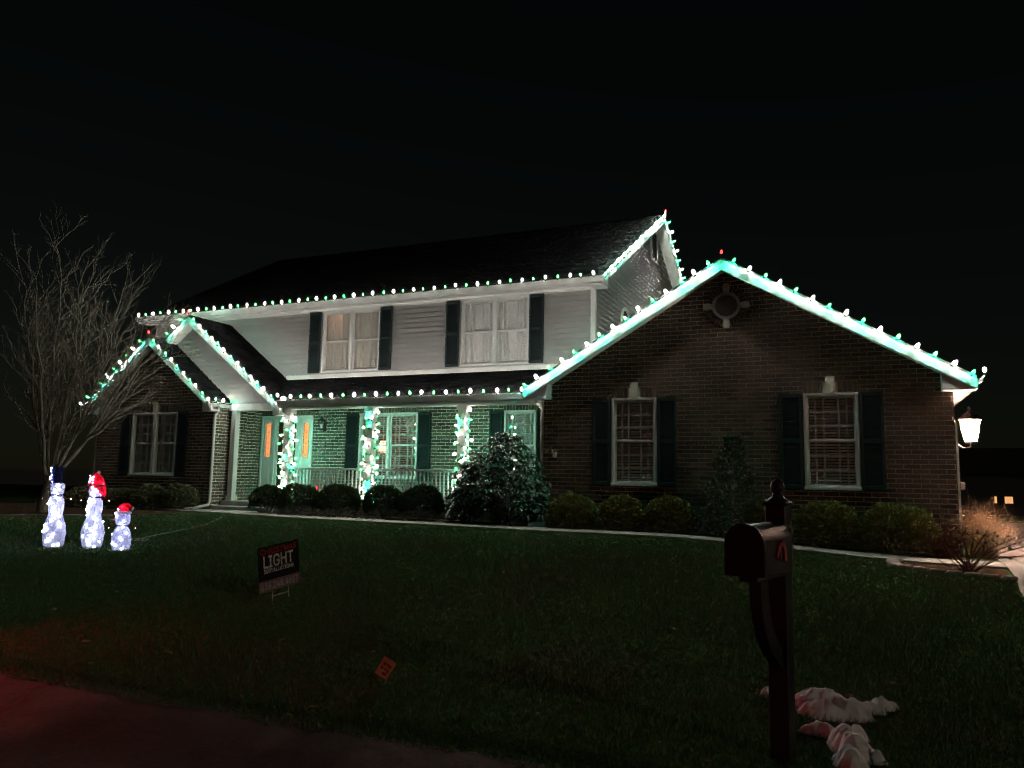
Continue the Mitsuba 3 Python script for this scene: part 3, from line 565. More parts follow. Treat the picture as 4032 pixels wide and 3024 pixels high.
def bulb(key, pos, axis, colour, power=1.0, label=None, back=(0, 1, .02), weight=1.0, spill_emitter=None):
    """A faceted bulb; the coloured ones get an added, hidden emitter behind to cast their spill."""
    M = place2(pos, axis, back) @ T().scale(1.70 * float(rng.uniform(.90, 1.08))); B = numbered(f'{key}__bulb')
    if colour == 'w': put(B + '__lens', None, 'bulb_shell', shape=LENS_P, to_world=M, emit=[c * power for c in WHITE], weight=weight)
    else:
        put(B + '__lens', None, 'bulb_shell', shape=LENS_P, to_world=M, emit=G_LENS if colour == 'g' else R_LENS, weight=.01)
        put(B + '__spill_emitter', None, 'bulb_shell', shape=spill_emitter or SPILL2_P, to_world=M, emit=[c * power for c in (G_SPILL if colour == 'g' else R_SPILL)], weight=weight)  # added emitter, unseen from the street, throws the coloured light the lens lacks
    put(B + '__socket', None, 'wire', shape=SOCK_P, to_world=M)
    if label: labels[B] = {'label': label}
def string_of(label, group='strings of white and green bulbs along the roof edges'): return thing('light_string', label, 'string lights', group)
def wire(key, P): put(key + '__wire', tube(P, .004, 4), 'wire')
def run(key, A, B, axis, n, first, sag=.006, wobble=.13, ends=(0.5, 0.5), power=1.0, back=(0, 1, .02), green=1.0):
    """n bulbs from A to B, colours alternating; axis: the way the bulbs point."""
    A, B, ax = (np.asarray(q, float) for q in (A, B, axis)); d = (B - A) / np.linalg.norm(B - A); ax = ax / np.linalg.norm(ax); P = []
    for i in range(n):
        p = A + (B - A) * ((i + ends[0]) / (n - 1 + sum(ends)) if n > 1 else .5)
        p = p + d * rng.normal(0, .011) + ax * rng.normal(0, .004); w = ax + rng.normal(0, wobble) * d + rng.normal(0, wobble * .15) * np.array([0, 1.0, 0]); bulb(key, p, w, 'wg'[(i + first) % 2], power * (green if (i + first) % 2 else 1.0), back=back); P += [p - ax * .004, p + d * .14 - ax * (.004 + sag)]
    wire(key, [A, *P, B])
def rake_run(key, P, S, x, Yf, n, first, power=1.0, green=1.0):
    s = 1 if x > P[0] else -1; nrm = np.array([s * S, 0, 1.0]); nrm /= np.linalg.norm(nrm)
    a = np.array([P[0] + s * .12, Yf - .036, P[1] - S * .12 - .042]); b = np.array([x, Yf - .036, P[1] - S * abs(x - P[0]) - .042])
    run(key, a, b, nrm + [0, -.40, 0], n, first, ends=(.35, .35), power=power, green=green)
    return nrm
k1 = string_of('long string of bulbs along the upper eave gutter', None)
run(k1, (-19.62, 16.555, 4.552), (-5.2, 16.555, 4.552), (0, -.05, 1), 49, 0, ends=(.3, .5), power=0.5, green=.5)
k2 = string_of('string of bulbs climbing the street side slope of the tallest side gable', None)
ye, zp = 16.6, mroof(22.7) + .012
run(k2, (MX1 + .036, 16.62, mroof(16.62) - .036), (MX1 + .036, 22.55, mroof(22.55) - .036), (.45, -MS, 1), 22, 1, ends=(.3, .4), back=(-1, 0, .02), power=4.0)
bulb(k2, (MX1 + .012, 22.7, zp + .02), (0, 0, 1), 'r', label='red bulb at the peak')
k3 = string_of('short string of bulbs down the far slope of the tallest side gable', None)
run(k3, (MX1 + .036, 22.85, mroof(22.85) - .036), (MX1 + .036, 28.6, mroof(28.6) - .036), (.45, MS, 1), 16, 1, ends=(.4, .4), back=(-1, 0, .02), power=3.0)
k4 = string_of('string of bulbs up the porch side slope of the garage gable', None)
rake_run(k4, GP, GS, gx0, YGR, 15, 1, 1.45, 2.5); bulb(k4, (GP[0], YGR - .01, GP[1] + .03), (.12, 0, 1), 'r', label='red bulb at the peak')
k5 = string_of('string of bulbs down the garage lamp side slope of the garage gable', None)
rake_run(k5, GP, GS, gx1, YGR, 15, 1, 1.45, 2.5); bulb(k5, (1.885, YGR + .07, 1.81), (0, 0, 1), 'w')
k6 = string_of('string of bulbs on the tree side slope of the small brick gable', None)
rake_run(k6, LP, LS, lx0, YLR, 10, 1, 1.3, 1.6); bulb(k6, (LP[0], YLR - .01, LP[1] + .03), (0, 0, 1), 'r', label='red bulb at the peak')
k7 = string_of('string of bulbs on the porch side slope of the small brick gable', None)
rake_run(k7, LP, LS, lx1, YLR, 10, 1, .30, 2.)
for y, c in ((15.16, 'g'), (15.42, 'w'), (15.70, 'g')): bulb(k7, (-14.94, y, 1.79), (.02, 0, 1), c)
k8 = string_of('short string of bulbs on the tree side slope of the pale entry gable', None)
rake_run(k8, SP, SS, -18.0, YSR, 7, 1, 1.0, 1.6); bulb(k8, (SP[0], YSR - .01, SP[1] + .03), (0, 0, 1), 'r', label='red bulb at the peak')
k9 = string_of('string of bulbs on the porch side slope of the pale entry gable', None)
rake_run(k9, SP, SS, sx1, YSR, 14, 1, .75, 1.6)
k10 = string_of('straight string of bulbs along the porch gutter', None)
run(k10, (-12.72, 15.187, 1.792), (-6.35, 15.187, 1.792), (0, -.03, 1), 21, 0, ends=(.4, .4), power=1.35, green=.8)
bulb(k10, (-12.98, 15.19, 1.85), (-.3, 0, 1), 'w'); bulb(k10, (-12.90, 15.18, 1.83), (1, 0, .05), 'w'); bulb(k10, (-12.72, 15.18, 1.83), (-1, 0, .03), 'w')
def wrap(cxx, label, n=54, turns=10.0, seed=1):
    r = np.random.default_rng(seed); k = thing('column_light_string', label, 'string lights'); P = []
    for i in range(n * 4 + 1):
        t = i / (n * 4); a = 2 * math.pi * turns * t + .4; c, s = math.cos(a), math.sin(a); q = .108 / max(abs(c), abs(s)); P.append((cxx + c * q, 15.8 + s * q, 1.46 - 2.06 * t + r.normal(0, .004)))
    for i in range(n):
        j = min(i * 4 + int(r.integers(0, 3)), n * 4); p = np.array(P[j]); o = p - [cxx, 15.8, p[2]]; o = np.array([round(o[0] / .108 * .999) * 1.0, round(o[1] / .108 * .999) * 1.0, 0]); o = o if np.linalg.norm(o) else np.array([0, -1.0, 0])
        bulb(k, p + o / np.linalg.norm(o) * .006, o / np.linalg.norm(o) + r.normal(0, .55, 3), 'wg'[i % 2], (.09, .25)[i % 2], weight=.25, spill_emitter=SPILL_P)
    wire(k, P)
wrap(COLS[0], 'string of bulbs wound round the porch column beside the front door', seed=3)
wrap(COLS[1], 'string of bulbs wound round the middle porch column before the lit window', seed=4)
wrap(COLS[2], 'string of bulbs wound round the porch column behind the big drooping bush', seed=5)

# ------------------------------------------------------------------ lamp and curtain inside, small lights
t = thing('table_lamp', 'lit table lamp glowing orange behind the open blinds of the porch window', 'lamp')
lx, ly = -11.52, YW + .75
put(t + '__shade', shift(lathe([(.17, .62), (.10, .92)], 14), (lx, ly, 0)), 'curtain', emit=(9., 4.2, 1.7), weight=2.0)
put(t + '__base', shift(lathe([(.07, -.05), (.08, .05), (.03, .15), (.05, .3), (.015, .42), (.015, .56)], 10), (lx, ly, 0)), 'wood')
t = thing('ceiling_lamp', 'lamp shining warm behind the upper window blind', 'lamp'); put(t, shift(lathe([(.03, -.06), (.07, 0), (.03, .06)], 10), (-12.95, YU + .50, 4.33)), 'curtain', emit=(34, 14, 6), weight=1.0)
t = thing('curtain', 'swagged curtain hanging inside the porch window', 'curtain')
cu = []
for a, b, c in ((-11.75, -11.2, -11.7), (-10.1, -10.7, -10.15)):
    u = np.linspace(0, 1, 17); zt, zb2 = 1.55, .3; top = a + (b - a) * u; bot = a + (c - a) * u * 2.2
    fold = YW + .24 + .02 * np.sin(u * 40); v = np.vstack([np.stack([top, fold, 0 * u + zt], 1), np.stack([bot, fold, 0 * u + zb2], 1)]); i = np.arange(16); cu.append((v, np.stack([i, i + 1, i + 18, i + 17], 1)))
put(t, cat(cu), 'curtain')
t = thing('red_light', 'small round red light glowing low on the porch wall behind the railing', 'light')
put(t + '__globe', shift(lathe([(.005, -.035), (.025, -.025), (.034, 0), (.025, .025), (.005, .035)], 10), (-13.03, YW - .06, -.34)), 'red_plastic', emit=(9, .12, .10), weight=.2)
put(t + '__bracket', box(-13.045, -13.015, YW - .03, YW - .001, -.38, -.30), 'black_plastic')
t = thing('outlet_box', 'pale outdoor outlet box with a plug on the brick wall beside the big bush', 'outlet')
put(t + '__cover', rbox(-5.66, -5.58, YG - .035, YG - .001, .42, .53), 'trim'); put(t + '__plug', rbox(-5.68, -5.645, YG - .05, YG - .036, .51, .59), 'trim')
t = thing('downspout_extension', 'loose trough lying on the mulch below the big drooping bush', 'gutter piece')
put(t, cat([rbox(-5.92, -5.82, 14.25, 14.85, -.935, -.925), rbox(-5.925, -5.915, 14.25, 14.85, -.935, -.86), rbox(-5.825, -5.815, 14.25, 14.85, -.935, -.86)]), 'trim')

# ------------------------------------------------------------------ shrubs
diffuse('leaf', VC)
scene['glossy_leaf'] = {'type': 'twosided', 'bsdf': {'type': 'principled', 'base_color': VC, 'roughness': .5, 'specular': .35}}
def puff(n, R, zs, seed, leaf, tone, lump=.16, core=.72, flat=0.0):
    """A rounded shrub: many small pointed leaf clumps on a lumpy shell, and twigs inside."""
    r = np.random.default_rng(seed); d = r.normal(size=(n, 3)); d[:, 2] = np.abs(d[:, 2]) * 1.0 - .35; d /= np.linalg.norm(d, axis=1, keepdims=True)
    amp = 1 + lump * (meshkit.fbm(d * 2.3 + seed) - .5) * 2 + .10 * (meshkit.noise(d * 7 + seed) - .5) * 2
    rad = amp * (1 - (1 - core) * r.random(n) ** 2.2); p = d * rad[:, None] * [R, R, zs]
    ax = d * [1, 1, .8] + r.normal(0, .55, (n, 3)) + [0, 0, .35]; ax /= np.linalg.norm(ax, axis=1, keepdims=True); sd = np.cross(ax, r.normal(size=(n, 3))); sd /= np.linalg.norm(sd, axis=1, keepdims=True)
    L = leaf * (.6 + .8 * r.random((n, 1))); w = L * .22
    V = np.stack([p - sd * w * .4, p + sd * w * .4, p + ax * L * .6 + sd * w, p + ax * L, p + ax * L * .6 - sd * w], 1).reshape(-1, 3); q = np.arange(n)[:, None] * 5
    F = np.concatenate([q + [0, 1, 2], q + [0, 2, 4], q + [4, 2, 3]], 0)
    c = np.array(tone) * (.45 + 1.1 * r.random((n, 1))) * (.8 + .4 * meshkit.noise(d * 3 + 5)[:, None]); return V, F, np.repeat(c, 5, 0)
def shrub(x, y, R, h, label, tone=(.040, .058, .022), leaf=.045, n=8200, seed=1, group=None, z=None, name='shrub', lump=.16, catg='shrub'):
    z0 = float(gz(x, y)) if z is None else z; t = thing(name, label, catg, group); V, F, C = puff(n, R, h * .56, seed, leaf, tone, lump); V = V + [x, y, z0 + h * .44]; ok = V[:, 2] > z0 - .02
    V[:, 2] = np.maximum(V[:, 2], z0 - .02)
    put(t + '__foliage', (V, F), 'leaf', color=C)
    r = np.random.default_rng(seed + 99); st = [tube([(x + r.normal(0, .03), y + r.normal(0, .03), z0 - .05), (x + r.normal(0, .1) * R * 3, y + r.normal(0, .1) * R * 3, z0 + h * .4), (x + r.normal(0, .25) * R * 2, y + r.normal(0, .25) * R * 2, z0 + h * .75)], [.016, .011, .004], 5) for _ in range(9)]
    put(t + '__stem', cat(st), 'bark'); return t
YEW = (.036, .050, .024)
for i, (x, y, R, h, l) in enumerate([(-12.9, 14.95, .43, .66, 'clipped dark shrub at the porch steps, with bare twigs on its side'), (-11.95, 14.88, .50, .68, 'clipped round shrub before the red porch light'), (-10.80, 14.86, .47, .72, 'clipped round shrub just before the middle porch column'), (-9.62, 14.86, .44, .72, 'clipped round shrub under the lamp lit porch window'), (-8.68, 14.9, .46, .74, 'clipped round shrub under the porch shutter, next to the last column'), (-7.72, 15.05, .36, .70, 'small dark shrub half hidden behind the big drooping bush')]):
    shrub(x, y, R, h, l, YEW, seed=11 + i)
r = np.random.default_rng(5); tw = []
for i in range(16):
    a = r.uniform(-1, 1); p = np.array([-12.95, 14.56, -.62]); q = p + [.24 * a, -.06 * r.random(), .04 + .12 * r.random()]; tw.append(tube([p, (p + q) / 2 + r.normal(0, .02, 3), q], [.005, .004, .0015], 4))
put('shrub__dead_twigs', cat(tw), 'stone')
JUN = (.165, .165, .060)
for i, (x, y, R, h, l) in enumerate([(-5.05, 14.36, .47, .64, 'yellowish feathery shrub beside the big drooping bush'), (-4.08, 14.36, .44, .63, 'yellowish feathery shrub centred under the first garage wing window'), (-3.20, 14.38, .45, .64, 'yellowish feathery shrub last before the upright holly'), (-1.55, 14.40, .40, .66, 'yellowish shrub half hidden behind the mailbox post'), (-.55, 14.36, .58, .76, 'wide olive shrub between the mailbox post and the dim corner shrub'), (.50, 14.36, .62, .80, 'wide dim shrub nearest the house corner and the lit lantern')]):
    shrub(x, y, R * .93, h, l, JUN, leaf=.050, n=10500, seed=31 + i, lump=.13)
for i, (x, y, R, h, l) in enumerate([(-18.6, 14.5, .5, .5, 'low dark shrub behind the snowman in a top hat'), (-17.35, 14.55, .48, .50, 'low dark shrub between the two tall snowmen and the window'), (-16.35, 14.6, .46, .60, 'round dark shrub below the small gable window'), (-15.45, 14.72, .44, .64, 'round shrub beside the foot of the white downspout')]):
    shrub(x, y, R * .88, h, l, (.085, .095, .055), seed=51 + i)
# upright holly
t = thing('holly_bush', 'upright cone shaped evergreen against the garage wing wall between its windows', 'evergreen bush'); r = np.random.default_rng(61); n = 6500
u = r.random(n) ** 1.3; z = -.95 + 1.75 * u; rad = (.62 * (1 - u) ** .8 + .05) * (.75 + .5 * meshkit.fbm(np.stack([u * 6, r.random(n), 0 * u], 1))) * np.sqrt(.3 + .7 * r.random(n)); a = r.random(n) * 2 * math.pi; a2 = .16 * np.sin(u * 23 + a * 2)
p = np.stack([-2.06 + rad * np.cos(a) + a2 * .4, 14.3 + rad * np.sin(a) * .8, z], 1); ax = np.stack([np.cos(a), np.sin(a), .6 + 0 * a], 1) + r.normal(0, .6, (n, 3)); ax /= np.linalg.norm(ax, axis=1, keepdims=True); sd = np.cross(ax, r.normal(size=(n, 3))); sd /= np.linalg.norm(sd, axis=1, keepdims=True); L = .05 * (.6 + .8 * r.random((n, 1)))
V = np.stack([p, p + ax * L * .5 + sd * L * .3, p + ax * L, p + ax * L * .5 - sd * L * .3], 1).reshape(-1, 3); q = np.arange(n)[:, None] * 4
put(t + '__foliage', (V, np.concatenate([q + [0, 1, 2], q + [0, 2, 3]], 0)), 'glossy_leaf', color=np.repeat(np.array([.050, .062, .036]) * (.5 + r.random((n, 1))), 4, 0)); put(t + '__stem', tube([(-2.06, 14.3, -1.05), (-2.05, 14.3, 0), (-2.06, 14.31, .75)], [.03, .02, .006], 6), 'bark')
# big drooping bush: whorls of long hanging leaves
t = thing('rhododendron', 'big drooping broadleaf bush at the corner where porch and garage wing meet', 'bush'); r = np.random.default_rng(71); V, F, C = [], [], []
c0 = np.array([-6.72, 14.72, -.95]); nl = 0
for i in range(520):
    d = r.normal(size=3); d[2] = abs(d[2]) * 1.1 - .18; d[1] -= .25 * abs(d[1]); d /= (np.abs(d) ** 2.8).sum() ** (1 / 2.8); lump = 1 + .13 * math.sin(d[0] * 5 + 1) * math.cos(d[2] * 4 + 2) + r.normal(0, .05)
    e = np.array([1.00 if d[0] < 0 else .88, .70, 1.25]); w = c0 + [0, 0, .42] + d * e * lump * (1 - .42 * r.random() ** 2.5)
    if w[2] < -.9: continue
    m = int(r.integers(6, 10)); o = r.random() * 7
    for jn in range(m):
        a = o + jn * 2 * math.pi / m + r.normal(0, .15); out = np.array([math.cos(a), math.sin(a), 0]) + d * .35; out /= np.linalg.norm(out); L = .150 * (.7 + .6 * r.random()); dr_ = .45 + .9 * r.random(); b = np.cross(out, [0, 0, 1.0]); b /= np.linalg.norm(b) + 1e-9; wd = L * .16
        p1 = w + out * L * .45 + [0, 0, -L * .12 * dr_]; p2 = w + out * L * .85 + [0, 0, -L * .5 * dr_]; p3 = w + out * L + [0, 0, -L * .75 * dr_]; fold = np.array([0, 0, -.006])
        V += [w, p1 + b * wd + fold, p1, p1 - b * wd + fold, p2 + b * wd * .8 + fold, p2, p2 - b * wd * .8 + fold, p3]; F += [[nl, nl + 1, nl + 2], [nl, nl + 2, nl + 3], [nl + 1, nl + 4, nl + 5], [nl + 1, nl + 5, nl + 2], [nl + 2, nl + 5, nl + 6], [nl + 2, nl + 6, nl + 3], [nl + 4, nl + 7, nl + 5], [nl + 5, nl + 7, nl + 6]]; C += [np.array([.022, .036, .020]) * (.6 + .8 * r.random())] * 8; nl += 8
put(t + '__leaves', (np.array(V), np.array(F)), 'glossy_leaf', color=np.array(C), kind='stuff')
st = []
for i in range(34):
    a = r.random() * 2 * math.pi; q = c0 + [math.cos(a) * .75 * r.random() ** .5, math.sin(a) * .5 * r.random() ** .5, .5 + .9 * r.random()]; p = c0 + r.normal(0, .12, 3) * [1, 1, 0]; st.append(tube([p, (p + q) / 2 + r.normal(0, .06, 3), q], [.018, .012, .005], 5))
put(t + '__stems', cat(st), 'bark', kind='stuff')
# bare and dry plants at the house corner
def twiggy(name, label, x, y, n, R, h, mat, th, seed, spread=1.0, leaves=None, z=None, catg='bush'):
    r = np.random.default_rng(seed); z0 = float(gz(min(x, 1.9), y)) if z is None else z; t = thing(name, label, catg); st, tips = [], []
    for i in range(n):
        a = r.random() * 2 * math.pi; rr = R * math.sqrt(r.random()) * spread; p = np.array([x + r.normal(0, .06) * spread, y + r.normal(0, .06) * spread, z0 - .02]); q = p + [math.cos(a) * rr, math.sin(a) * rr, h * (.55 + .5 * r.random()) * (1 - .35 * (rr / R) ** 2)]; m = (p + q) / 2 + [*(r.normal(0, .05 * h, 2)), .12 * h]
        st.append(tube([p, m, q], [th, th * .75, th * .3], 4))
        for jn in range(3):
            s = m + (q - m) * r.random(); e = s + (q - m) * .4 + r.normal(0, .13 * h, 3); st.append(tube([s, e], [th * .5, th * .2], 3)); tips += [s, e]
    put(t + '__stems', cat(st), mat)
    if leaves:
        tips = np.array(tips); k = r.integers(0, len(tips), leaves); V, F = [], []
        for i, p in enumerate(tips[k]):
            a, b = r.normal(size=3), r.normal(size=3); a /= np.linalg.norm(a); b = np.cross(a, b); b /= np.linalg.norm(b); L = .045 * (.6 + .8 * r.random()); V += [p, p + a * L * .5 + b * L * .3, p + a * L, p + a * L * .5 - b * L * .3]; F += [[4 * i, 4 * i + 1, 4 * i + 2], [4 * i, 4 * i + 2, 4 * i + 3]]
        put(t + '__leaves', (np.array(V), np.array(F)), 'dry_leaf', kind='stuff')
    return t
diffuse('straw', mikit.proc(lambda p, n, uv: mi.Color3f(.42, .31, .20) * (.5 + nz(p.x * 40, p.y * 40, p.z * 20)))); diffuse('dry_leaf', rgb(.055, .030, .018)); diffuse('red_twig', rgb(.075, .030, .024))
twiggy('dry_grass_clump', 'tan dry bush lit bright by the lantern at the house corner', 1.78, 15.0, 420, .48, .78, 'straw', .005, 81, catg='dry bush')
twiggy('bare_shrub', 'thin reddish bare shrub before the brick corner', 1.12, 14.3, 60, .42, .85, 'red_twig', .005, 82, leaves=60)
twiggy('leafy_bare_bush', 'sprawling dark bush with a few curled leaves in the kerbed bed by the driveway', 1.30, 12.62, 26, .85, .72, 'red_twig', .009, 83, leaves=150, catg='bush')

# ------------------------------------------------------------------ bare tree
t = thing('bare_tree', 'tall leafless many stemmed tree at the end of the house, lit from the roof bulbs', 'tree')
r = np.random.default_rng(91); tb = np.array([-17.45, 12.6, -1.0]); rv, dv = np.array([cy, sy, 0]), np.array([-sy, cy, 0]); limbs, twigs = [], []
def wavy(p, q, n, amp, bend=0.0):
    u = np.linspace(0, 1, n)[:, None]; P = p + (q - p) * u + np.array([0, 0, bend]) * (u - u ** 2) * 4; k = r.normal(0, amp, (n, 3)); k[0] = k[-1] = 0; k = (k + np.roll(k, 1, 0)) / 2; k[0] = 0; return P + k
def grow(P, rad, depth, out):
    L = np.linalg.norm(np.diff(P, axis=0), axis=1).sum(); step = (.28, .18, .11)[depth]; n = int(L * .86 / step)
    for i in range(n):
        u = .14 + .86 * (i + r.random()) / max(n, 1); f = u * (len(P) - 1); a = min(int(f), len(P) - 2); p = P[a] + (P[a + 1] - P[a]) * (f - a); d = P[a + 1] - P[a]; d = d / np.linalg.norm(d)
        s = r.normal(size=3); s -= d * (s @ d); s /= np.linalg.norm(s); l = L * (1 - .6 * u) * (.38, .42, .5)[depth] * (.5 + .7 * r.random())
        if l < .06: continue
        e = p + (d * .80 + s * .62 + np.array([0, 0, .22])) * l; n2 = max(3, int(l / .16) + 2); Q = wavy(p, e, n2, .035 * l ** .6, .03 * l); r0 = min(rad * (1 - .75 * u) * .62, .02 + .02 * l) if depth == 0 else max(.0022, rad * .55 * (1 - .5 * u))
        out.append(tube(Q, np.linspace(r0, max(.0015, r0 * .3), n2), 4 if depth == 0 else 3, cap=False))
        if depth < 2: grow(Q, r0, depth + 1, out)
fork = tb + rv * .05 + [0, 0, .75]
put(t + '__trunk', tube([tb - [0, 0, .1], tb + [.0, 0, .25], fork - [0, 0, .2], fork + rv * .02 + [0, 0, .12]], [.19, .14, .125, .10], 10), 'bark', smooth=50)
for i, (o, h, dd) in enumerate([(-.35, 7.25, .2), (-.75, 6.1, -.6), (-1.25, 5.0, .5), (.1, 6.5, .9), (.75, 6.2, -.4), (1.3, 5.9, .5), (1.9, 5.7, -.5), (2.45, 5.1, .2), (2.95, 4.3, -.3), (2.2, 4.6, .9), (-.1, 5.6, -1.0)]):
    e = tb + rv * o + dv * dd + [0, 0, h * .95]; st = fork + rv * (.05 * np.sign(o)) ; m = st + rv * (o * .28 if o < 1 else o * .36) + dv * dd * .35 + [0, 0, 1.25]; P = np.vstack([wavy(st, m, 5, .025)[:-1], wavy(m, e, 12, .07, .12)]); R0 = .047 if o < 1.5 else .043
    put(t + '__limb', tube(P, np.linspace(R0, .007, len(P)) * np.linspace(1, .8, len(P)), 6), 'bark', smooth=60); grow(P, R0, 0, twigs)
put(t + '__twigs', cat(twigs), 'bark', kind='stuff')

# ------------------------------------------------------------------ lit snowmen
LED = mikit.ply(lathe([(.003, -.011), (.009, -.006), (.011, 0), (.009, .006), (.003, .011)], 6))
def snowman(x, y, prof, label, nled, seed, hat, brim, arms_z, nose, buttons, gain=1.0, lean=0.0):
    """prof: (radius, height) of the cloth body from the ground up, with its head; faceted like cloth on a wire frame."""
    r = np.random.default_rng(seed); z0 = float(gz(x, y)) - .005; t = thing('light_up_snowman', label, 'snowman decoration'); o = np.array([x, y, z0]); pr = np.array(prof)
    tilt = lambda m: (np.asarray(m[0]) + np.stack([np.asarray(m[0])[:, 2] * lean, 0 * np.asarray(m[0])[:, 2], 0 * np.asarray(m[0])[:, 2]], 1) + o, m[1]); at = lambda z: np.interp(z, pr[:, 1], pr[:, 0])
    put(t + '__body', tilt(lathe(pr, 10)), 'white_fabric')
    ribs = [tube([(q * 1.01 * math.cos(a), q * 1.01 * math.sin(a), z) for q, z in pr], .0035, 3) for a in np.arange(10) * math.pi / 5] + [tube([(at(z) * 1.012 * math.cos(a), at(z) * 1.012 * math.sin(a), z) for a in np.linspace(0, 2 * math.pi, 11)], .0035, 3) for z in (pr[1, 1], pr[2, 1], pr[len(pr) // 2, 1])]
    put(t + '__frame', tilt(cat(ribs)), 'white_wire')
    for i in range(nled):
        z = pr[0, 1] + .02 + (pr[-1, 1] - pr[0, 1] - .04) * ((i + r.random()) / nled); a = -.92 + r.normal(0, .50) if r.random() < .85 else r.random() * 7; q = at(z) + .006
        p = np.array([q * math.cos(a) + z * lean, q * math.sin(a), z]) + o; put(t + '__led', None, 'bulb_shell', shape=LED, to_world=T().translate(p.tolist()) @ T().scale(float(r.uniform(1.0, 1.7))), emit=(22 * gain, 24 * gain, 30 * gain), weight=.12)
    for z, g in ((pr[-1, 1] * .2, 1.0), (pr[-1, 1] * .47, 1.1), (pr[-1, 1] * .62, 2.6), (pr[-1, 1] * .88, .9)):
        put(t + '__inner_led', None, 'bulb_shell', shape=LED, to_world=T().translate((o + [z * lean, 0, z]).tolist()) @ T().scale(1.6), emit=(5.6 * g * gain, 6 * g * gain, 13.5 * g * gain), weight=.4)
    hat(t, tilt); c = math.cos(nose[0]); s = math.sin(nose[0]); zn = nose[1]; q = at(zn)
    put(t + '__nose', tilt(align(lathe([(.022, 0), (.012, .05), (.002, .10)], 7), (q * .95 * c, q * .95 * s, zn), (c, s, .05))), 'orange_nose')
    for z in buttons: put(t + '__button', tilt(align(lathe([(.018, 0), (.018, .008), (.010, .014)], 8), (at(z) * c, at(z) * s, z), (c, s, 0))), 'black_plastic')
    eye = [nose[0] - .42, nose[0] + .42]
    for e in eye: put(t + '__eye', tilt(align(lathe([(.012, 0), (.012, .006), (.006, .01)], 8), (q * math.cos(e), q * math.sin(e), zn + .05), (math.cos(e), math.sin(e), 0))), 'black_plastic')
    zb = pr[brim][1]; qb = at(zb)
    bow = [hull([(qb * 1.05 * c + k * .012 * -s, qb * 1.05 * s + k * .012 * c, zb + e) for e in (-.012, .012) for k in (-1, 1)] + [((qb * 1.08) * c + k2 * .07 * -s, (qb * 1.08) * s + k2 * .07 * c, zb + e) for k2 in (sgn,) for e in (-.04, .04)]) for sgn in (-1, 1)]
    put(t + '__bow_tie', tilt(cat(bow + [tube([(qb * 1.04 * math.cos(a), qb * 1.04 * math.sin(a), zb) for a in np.linspace(0, 2 * math.pi, 13)], .010, 5)])), 'blue_tinsel')
    for sgn in (-1, 1):
        ra = np.array([cy, sy, 0]) * sgn; p = ra * at(arms_z) * .95 + [0, 0, arms_z]; e = p + ra * .11 + [0, 0, -.02]; f = e + ra * .05 + [0, 0, .10]
        tws = [tube([p, e, f], [.008, .006, .003], 5), tube([e, e + ra * .07 + [0, 0, .02]], [.005, .002], 4), tube([e, e + ra * .03 + [0, 0, -.07]], [.005, .002], 4), tube([(e + f) / 2, (e + f) / 2 - ra * .04 + [0, 0, .06]], [.004, .002], 4)]
        put(t + '__arm', tilt(cat(tws)), 'red_twig')
        for w in (e + ra * .02,): put(t + '__arm_light', None, 'bulb_shell', shape=LED, to_world=T().translate((o + w + [w[2] * lean, 0, 0]).tolist()) @ T().scale(.7), emit=(14, 10, 6), weight=.05)
    return t
plastic('orange_nose', rgb(.45, .10, .05), .3)
LEFT = math.atan2(-.55, -.85)
def top_hat(t, tilt):
    put(t + '__hat', tilt(shift(cat([lathe([(.125, 1.015), (.13, 1.025), (.085, 1.03), (.085, 1.04), (.082, 1.20), (.095, 1.275), (.03, 1.28)], 12)]), (-.03, 0, 0))), 'blue_tinsel')
    for i, (a, z) in enumerate([(-1.9, 1.26), (-1.6, 1.25), (-2.3, 1.24), (-1.75, 1.20), (-1.5, 1.14), (-1.9, 1.11), (-1.5, 1.09), (-1.3, 1.04), (-2.2, 1.08)]):
        p = tilt((np.array([[-.03 + .098 * math.cos(a), .098 * math.sin(a), z]]), None))[0][0]; put(t + '__hat_light', None, 'bulb_shell', shape=LED, to_world=T().translate(p.tolist()) @ T().scale(.8), emit=(30, 34, 60), weight=.1)
def stocking(t, tilt):
    R3 = np.array([cy, sy, 0]); P = [(0, 0, 1.0), R3 * .03 + [0, 0, 1.08], R3 * .045 + [0, 0, 1.135]]
    dv_ = np.array([-sy, cy, 0]); out = [(-.115, .985, .05), (-.095, 1.03, .07), (-.05, 1.12, .05), (-.01, 1.18, .012), (.03, 1.165, .02), (.08, 1.09, .06), (.125, .97, .06), (.155, .84, .03), (.145, .79, .01), (.10, .85, .05), (.03, .94, .10), (-.04, .975, .11)]
    put(t + '__hat', tilt(hull([R3 * a + dv_ * k * w + [0, 0, z] for a, z, w in out for k in (-1, 1)])), 'red_fabric', smooth=30)
    put(t + '__pompom', tilt(shift(lathe([(.01, -.025), (.028, 0), (.01, .025)], 8), R3 * .02 + [0, 0, 1.185])), 'snow'); put(t + '__hat_trim', tilt(shift(cat([tube([(.122 * math.cos(a), .122 * math.sin(a), 0) for a in np.linspace(0, 2 * math.pi, 13)], .012, 6)]), (0, 0, .985))), 'black_plastic')
    for i in range(8):
        p = tilt((np.array([[-.01 + .05 * math.cos(i * 2.2), -.105 + .004 * i, 1.02 + .016 * i]]), None))[0][0]; put(t + '__hat_light', None, 'bulb_shell', shape=LED, to_world=T().translate(p.tolist()) @ T().scale(.8), emit=(55, 26, 34), weight=.1)
    put(t + '__hat_glow', None, 'bulb_shell', shape=LED, to_world=T().translate((tilt((np.array([R3 * .1 + [0, 0, 1.0]]), None))[0][0]).tolist()) @ T().scale(1.2), emit=(60, 40, 44), weight=.3)
